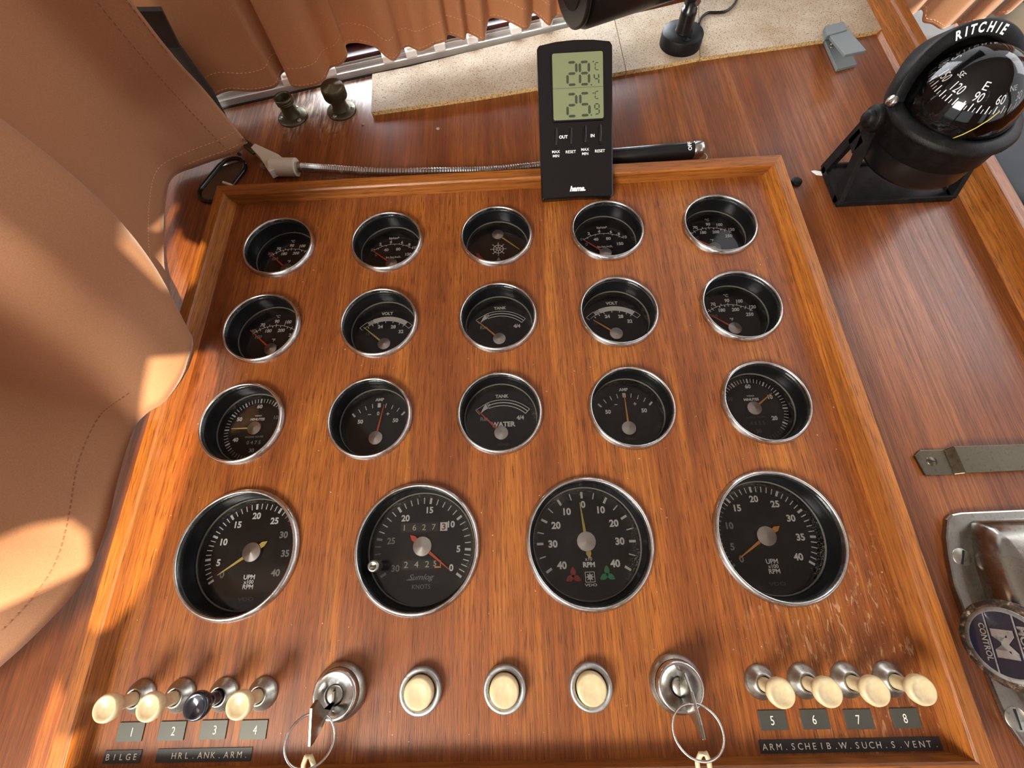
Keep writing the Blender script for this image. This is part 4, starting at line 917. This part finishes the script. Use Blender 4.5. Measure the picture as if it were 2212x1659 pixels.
# ------------------------------------------------------------------ strap handle and throttle control at the right
hb = thing('strap_handle', 'flat tarnished chrome strap screwed to the dash at the right', 'strap', (0, 0, 0))
def q4(*pp, z): return [at(x, y, z_) for (x, y), z_ in zip(pp, z)]
g = G(); pts = [(at(1976, 985, D+.002), at(1999, 1026, D+.002)), (at(1987, 972, D+.002), at(2012, 1027, D+.002)), (at(2040, 971, D+.002), at(2062, 1025, D+.002)), (at(2060, 964, D+.006), at(2086, 1022, D+.006)), (at(2240, 958, D+.006), at(2252, 1014, D+.006)), (at(2400, 952, D+.006), at(2410, 1006, D+.006))]
vs = [v for p in pts for v in p]; vs2 = [v-Vector((0, 0, .0018)) for v in vs]; n2 = len(vs); m2 = len(pts)
fs = []
for i in range(m2-1):
    a, b, c, d = 2*i, 2*i+1, 2*i+3, 2*i+2; fs += [[a, b, c, d], [n2+d, n2+c, n2+b, n2+a], [a, d, n2+d, n2+a], [b, n2+b, n2+c, c]]
fs += [[0, n2, n2+1, 1], [n2-2, n2-1, 2*n2-1, 2*n2-2]]
g.add(vs+vs2, fs); g.build('strap', M['tarnish'], hb, bevel=.0004)
p = at(2013, 996, D+.002); Tq = Matrix.Translation(p); G().lathe([(.0034, .0000), (.0031, .0004), (.0001, .0005)], 24, T=Tq).build('screw', M['tarnish'], hb)
G().box(-.0028, .0028, -.0003, .0003, .0005, .0007, T=Tq @ Matrix.Rotation(-.3, 4, 'Z')).build('screw_slot', M['innerblack'], hb)

tcx = thing('throttle_control', 'chrome throttle control housing with a round black badge knob', 'throttle', (0, 0, 0))
outl = [(2046, 1122), (2056, 1110), (2076, 1106), (2212, 1100), (2420, 1094), (2560, 1700), (2290, 1700), (2235, 1640), (2180, 1560), (2150, 1490), (2118, 1410), (2085, 1330), (2060, 1260), (2048, 1200), (2043, 1160)]
pl = [at(x, y, D+.004) for x, y in outl]
G().prism([(q.x, q.y) for q in pl], D, D+.004).build('base_plate', M['plate'], tcx, bevel=.0012)
inn = [(2098, 1132), (2106, 1124), (2230, 1118), (2400, 1112), (2480, 1640), (2330, 1640), (2260, 1560), (2190, 1440), (2150, 1345), (2128, 1288), (2106, 1220), (2100, 1180)]
b0 = [at(x, y, D+.004) for x, y in inn]; ce = Vector((sum(v.x for v in b0)/len(b0), sum(v.y for v in b0)/len(b0), 0))
g = G(); rings = []
for sc_, z in ((1.0, D+.004), (.985, D+.007), (.90, D+.0145), (.72, D+.019), (.45, D+.021), (.2, D+.0215)):
    rings.append([(ce.x+(v.x-ce.x)*sc_, ce.y+(v.y-ce.y)*sc_, z) for v in b0])
nb = len(b0); vs = [v for r_ in rings for v in r_]
g.add(vs, [[j*nb+i, j*nb+(i+1) % nb, (j+1)*nb+(i+1) % nb, (j+1)*nb+i] for j in range(5) for i in range(nb)]+[[5*nb+i for i in range(nb)]], smooth=True)
g.build('raised_cover', M['plate'], tcx)
for (x, y, rr, an) in ((2078, 1204, .0055, 1.1), (2196, 1553, .0060, 1.5)):
    p = at(x, y, D+.004); Tq = Matrix.Translation(p)
    sc_ = G().lathe([(rr, .0), (rr*.92, .0004), (.0001, .0007)], 28, T=Tq).build('screw', M['dullmetal'], tcx)
    G().box(-rr*.8, rr*.8, -.0005, .0005, .0004, .0009, T=Tq @ Matrix.Rotation(an, 4, 'Z')).build('screw_slot', M['innerblack'], sc_)
kc = at(2176, 1392, .026); kz = (Vector((-.95, .12, .30))).normalized(); T6 = frame_T(kc, kz, (-.05, -1, 0))@Matrix.Scale(.92, 4)
M['worn'] = m = mat('worn_brown_rim', (.03, .02, .015), .5); n = N(m)
z = n.noise(n.coords((330,)*3), 1, 4, .7); n.l(n.ramp(z, (.45, (.018, .011, .008)), (.6, (.10, .06, .035)), (.7, (.42, .38, .30))), n.b.inputs['Base Color'])
kb6 = G().lathe([(.0001, -.014), (.012, -.014), (.0200, -.010), (.0228, -.005), (.0232, -.0015), (.0222, .0004), (.0190, .0010)], 56, T=T6).build('knob', M['worn'], tcx)
G().lathe([(.0192, .0006), (.0186, .0014), (.0165, .0014)], 56, T=T6).build('badge_ring', M['zinc'], kb6)
G().disc(.0168, .0012, 56, T=T6).build('badge', M['navyknob'], kb6)
g = G(); g.text('M', 0, .0, .0092, z=.0016, bold=.05, wx=1.5, T=T6); g.text('MORSE', 0, .0092, .0034, z=.0016, bold=.03, T=T6, wx=1.3); g.text('CONTROL', 0, -.0088, .0028, z=.0016, bold=.03, T=T6)
g.add([(-.0155, .0062, .0016), (.0155, .0062, .0016), (.0155, .0070, .0016), (-.0155, .0070, .0016)], [[0, 1, 2, 3]], T=T6); g.add([(-.0155, -.0070, .0016), (.0155, -.0070, .0016), (.0155, -.0062, .0016), (-.0155, -.0062, .0016)], [[0, 1, 2, 3]], T=T6)
g.build('badge_lettering', M['zinc'], kb6)
G().tube([kc-kz*.010, kc-kz*.018, kc-kz*.045], [.009, .012, .012], 24).build('lever_hub', M['worn'], tcx)

# ------------------------------------------------------------------ curtains
def grid(name, rows, nu, nv, m, parent, solid=.0009):
    R2 = [spline(r_, nu) for r_ in rows]; cols = [spline([R2[j][i] for j in range(len(rows))], nv) for i in range(len(R2[0]))]
    H = len(cols[0]); g = G(); vs = [v for c_ in cols for v in c_]
    g.add(vs, [[i*H+j, (i+1)*H+j, (i+1)*H+j+1, i*H+j+1] for i in range(len(cols)-1) for j in range(H-1)], smooth=True)
    return g.build(name, m, parent, solid=solid), cols
def stitches(parent, path, m, name='stitching', w_=.00045, L=.0022, gap=.0018, up=.0007, toward=None):
    g = G(); acc = 0; seg_on = True; tot = 0
    pts = [Vector(p) for p in path]; ln = [0]
    for a, b in zip(pts, pts[1:]): ln.append(ln[-1]+(b-a).length)
    def pos(s):
        for i in range(len(pts)-1):
            if ln[i] <= s <= ln[i+1]: return pts[i].lerp(pts[i+1], (s-ln[i])/max(1e-9, ln[i+1]-ln[i]))
        return pts[-1]
    s = 0
    while s+L < ln[-1]:
        a, b = pos(s), pos(s+L); off = (CP-a).normalized() if toward is None else toward
        g.tube([a+off*up, b+off*up], w_, 4, smooth=False); s += L+gap
    o = g.build(name, m, parent); o['kind'] = 'stuff'; return o
# left curtain: rows of (px, py, z), hem first
LC = [
 [(540, 315, -.004), (500, 334, -.006), (430, 358, -.007), (372, 385, -.008), (356, 450, -.006), (356, 560, -.002), (368, 640, .010), (352, 690, -.006), (411, 722, .020), (404, 790, .022), (360, 862, .022), (318, 892, .020), (288, 930, .004), (256, 1030, .000), (230, 1140, .002), (180, 1252, .006), (85, 1362, .012), (-60, 1490, .015), (-260, 1640, .015)],
 [(447, 200, .045), (398, 226, .044), (318, 262, .042), (262, 310, .042), (236, 390, .042), (232, 480, .046), (252, 545, .054), (220, 580, .030), (322, 560, .074), (285, 640, .080), (215, 715, .080), (150, 770, .074), (95, 830, .052), (50, 930, .046), (10, 1060, .048), (-40, 1170, .054), (-140, 1290, .060), (-300, 1420, .06), (-500, 1560, .06)],
 [(352, 92, .095), (296, 110, .094), (200, 148, .090), (140, 200, .090), (104, 280, .090), (90, 360, .096), (104, 410, .106), (60, 450, .076), (176, 398, .130), (110, 490, .140), (20, 560, .140), (-70, 620, .130), (-140, 700, .100), (-190, 820, .096), (-240, 950, .100), (-290, 1070, .110), (-400, 1200, .118), (-560, 1320, .12), (-760, 1440, .12)],
 [(255, -15, .150), (190, 0, .148), (80, 30, .144), (10, 90, .144), (-40, 170, .144), (-60, 240, .150), (-50, 280, .162), (-110, 320, .130), (20, 262, .190), (-60, 350, .200), (-170, 430, .200), (-280, 500, .190), (-380, 590, .156), (-440, 710, .150), (-500, 850, .156), (-560, 980, .168), (-700, 1110, .178), (-860, 1230, .18), (-1060, 1330, .18)],
]
lcr = thing('left_curtain', 'large terracotta cloth curtain bulging over the left side of the board', 'curtain', (-.3, 0, 0))
rows = [[at(x, y, z)-lcr.location for x, y, z in r_] for r_ in LC]
rows = rows[:3]
for c_, d1, d2 in ((11, .008, .012), (12, .024, .036), (13, .030, .040), (14, .020, .028), (15, .006, .008)):   # deeper valley behind the lobe
    rows[1][c_].x -= d1; rows[2][c_].x -= d2
for hgt, o in ((.20, -.004), (.32, -.016), (.48, -.03)): rows.append([Vector((v.x+o, v.y+o*.3, hgt)) for v in rows[2]])
cl, cols = grid('cloth', rows, 8, 10, M['curtain'], lcr)
off = lcr.location.copy()
def rel_dir(p): return (CP-(p+off)).normalized()
def st_path(idx_v, i0, i1): return [cols[i][idx_v]+rel_dir(cols[i][idx_v])*.0006 for i in range(i0, i1)]
stitches(lcr, st_path(3, 0, 50), M['stitchlight'], toward=Vector((0, 0, 0)))
stitches(lcr, st_path(1, 0, 20), M['stitchlight'], 'hem_stitching', toward=Vector((0, 0, 0)))
stitches(lcr, st_path(3, 86, 140), M['stitch'], toward=Vector((0, 0, 0)))
stitches(lcr, [cols[8][j]+rel_dir(cols[8][j])*.0006 for j in range(0, 34)], M['stitch'], 'side_stitching', toward=Vector((0, 0, 0)))
stitches(lcr, [cols[1][j]+rel_dir(cols[1][j])*.0006 for j in range(19, 34)], M['stitch'], 'side_stitching', toward=Vector((0, 0, 0)))
# dark fleece strip hanging behind the curtain edge
fl2 = [[at(222, -20, .12), at(322, -22, .12)], [at(300, 70, .075), at(366, 66, .075)], [at(400, 170, .035), at(440, 168, .035)], [at(470, 250, .0), at(484, 252, .0)]]
g = G(); vs = [v-Vector((0, 0, .012))+(v-CP).normalized()*.01 for r_ in fl2 for v in r_]; g.add(vs, [[2*i, 2*i+1, 2*i+3, 2*i+2] for i in range(3)])
tag(g.build('fleece_strip', M['velvet'], solid=.003), 'narrow dark fleece strip between the two curtains', 'strip')

# front curtain
FC = [(380, 235, 6), (415, 232, 4), (440, 216, 0), (457, 214, 0), (474, 203, 3), (500, 196, 4), (545, 198, 6), (588, 191, 9), (602, 180, 10), (606, 163, 3), (616, 154, -4), (622, 162, -2), (628, 183, 8), (642, 190, 12), (672, 187, 13), (698, 176, 10), (707, 160, 3), (714, 147, -4), (738, 138, -1), (750, 120, -1), (746, 98, -7), (765, 92, -9), (790, 95, -7), (812, 103, -1), (832, 121, 6), (850, 131, 10), (862, 119, 5), (868, 107, -3), (884, 101, -5), (905, 110, 5), (922, 105, 4), (942, 95, 1), (962, 89, 8), (967, 75, -3), (985, 79, 1), (1003, 86, 8), (1009, 72, -3), (1028, 79, 3), (1045, 88, 9), (1051, 60, -4), (1058, 40, -7), (1082, 41, -3), (1110, 52, 4), (1135, 64, 10), (1146, 50, 0), (1150, 28, -6), (1166, 38, 1), (1186, 55, 9), (1193, 42, 1), (1202, 33, -5), (1218, 36, 0), (1232, 20, 4), (1246, 8, -4), (1262, 2, 4), (1285, -2, -4), (1310, -10, 4)]
fcr = thing('front_curtain', 'pleated terracotta curtain across the windscreen at the top left', 'curtain', (-.1, .26, 0))
o_ = fcr.location
hem = []
for x, y, d in FC:
    p = on(x, y, sill(0, -.004-d*.001, 0), SN); hem.append(p-o_)
def pleatrow(h, k): # same pleats, shallower higher up, hanging straight
    out = []
    for i, v in enumerate(h):
        d = (v+o_-sill(0, -.004, 0)).dot(SN); out.append(Vector((v.x, v.y, 0))-SN*d*(1-k)*-1*0 + Vector((0, 0, v.z)))
    return out
hz = [sum(hem[max(0, i-4):i+5], Vector())/len(hem[max(0, i-4):i+5]) for i in range(len(hem))]
rows = [hem]
for z_, k in ((.018, .15), (.07, .3), (.18, .4), (.40, .4)):
    rows.append([Vector((a.x*(1-k)+b.x*k, a.y*(1-k)+b.y*k, (a.z if k < .2 else b.z)+z_)) for a, b in zip(hem, hz)])
cl2, cols2 = grid('cloth', rows, 5, 6, M['curtain2'], fcr)
off = o_.copy()
stitches(fcr, [c[1]+rel_dir(c[1])*.0007 for c in cols2], M['stitchlight'], 'hem_stitching', w_=.0003, toward=Vector((0, 0, 0)))
stitches(fcr, [c[6]+rel_dir(c[6])*.0007 for c in cols2], M['stitchlight'], w_=.0003, toward=Vector((0, 0, 0)))

# right curtain beyond the lip
RC = [(1900, 20, 0), (1922, 30, 6), (1944, 52, 9), (1960, 40, 3), (1985, 22, -6), (1994, 26, -2), (1993, 47, 4), (2012, 52, 8), (2032, 63, 10), (2046, 58, 2), (2066, 50, -4), (2074, 56, 4), (2100, 50, 10), (2125, 40, 2), (2140, 30, -6), (2150, 34, 4), (2172, 31, 9), (2192, 18, 0), (2205, 6, -5), (2216, 6, 4), (2240, 0, 8), (2280, -20, -4)]
rcr = thing('right_curtain', 'pleated terracotta curtain beyond the dash lip behind the compass', 'curtain', (.48, .28, 0))
pn = Vector((-.12, 1, 0)).normalized(); p0 = at(1990, 35, -.02); o_ = rcr.location
hem = [on(x, y, p0-pn*d*.0012, pn)-o_ for x, y, d in RC]
rows = [hem]+[[Vector((a.x+z_*.25, a.y, a.z+z_)) for a in hem] for z_ in (.015, .08, .3)]
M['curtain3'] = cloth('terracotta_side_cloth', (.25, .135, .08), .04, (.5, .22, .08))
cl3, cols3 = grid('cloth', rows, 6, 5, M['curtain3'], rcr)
off = o_.copy()
stitches(rcr, [c[2]+rel_dir(c[2])*.0007 for c in cols3], M['stitchlight'], 'hem_stitching', w_=.0003, toward=Vector((0, 0, 0)))

# ------------------------------------------------------------------ things beyond the lip
struct(G().box(.43, 1.1, -.10, .62, -.105, -.09).build('trim_7', M['rail_x']))
g = G(); c0 = [at(1945, 52, -.085), at(2060, 50, -.085), at(2105, 150, -.085), at(1978, 130, -.085)]
M['picture'] = m = mat('printed_page', (.5, .6, .6), .5); n = N(m)
z = n.noise(n.coords((34, 60, 30), (0, 0, .6)), 1, 5, .6, .8)
n.l(n.ramp(z, (.46, (.012, .015, .035)), (.49, (.16, .22, .24)), (.54, (.26, .33, .33)), (.7, (.34, .40, .39))), n.b.inputs['Base Color'])
g.prism([(p.x, p.y) for p in c0], -.09, -.0885)
tag(g.build('printed_page', M['picture']), 'pale printed page with dark shapes below the right curtain', 'page')
def blob(name, label, cat, c, r3, m, seed):
    bm = bmesh.new(); bmesh.ops.create_icosphere(bm, subdivisions=4, radius=1); rd = random.Random(seed); from mathutils import noise as nz
    for v in bm.verts:
        k = 1+.16*nz.noise(v.co*1.7+Vector((seed, 0, 0)))+.07*nz.noise(v.co*4+Vector((0, seed, 0))); v.co = Vector((v.co.x*r3[0]*k, v.co.y*r3[1]*k, max(v.co.z, -.6)*r3[2]*k))
    for f in bm.faces: f.smooth = True
    me = bpy.data.meshes.new(name); bm.to_mesh(me); bm.free(); me.materials.append(m); o = bpy.data.objects.new(name, me); COL.objects.link(o); o.location = c
    return tag(o, label, cat)
blob('folded_jacket', 'dark navy cloth bundle lying beyond the dash lip', 'jacket', (.62, .075, -.070), (.13, .135, .035), M['navy'], 3)
blob('cushion', 'dull brown cloth cushion behind the compass dome', 'cushion', (.72, .31, -.068), (.15, .065, .04), M['taupe'], 9)
tag(G().box(.56, .80, -.14, -.118, -.09, -.078).build('shelf_batten', M['rail_x']), 'thin varnished batten below the navy cloth', 'batten')
tag(G().prism([(.56, -.30), (.82, -.30), (.82, -.145), (.56, -.145)], -.105, -.092).build('pale_blue_towel', mat('pale_blue', (.16, .24, .32), .8)), 'pale blue cloth at the right edge under the batten', 'towel')
tag(G().lathe([(.0001, 0), (.045, 0), (.050, .01), (.050, .03), (.045, .034), (.0001, .036)], 40, T=Matrix.Translation((.52, .36, -.088))).build('round_lid', mat('pale_grey', (.45, .46, .45), .5)), 'pale grey round lid behind the compass under the right curtain', 'lid')
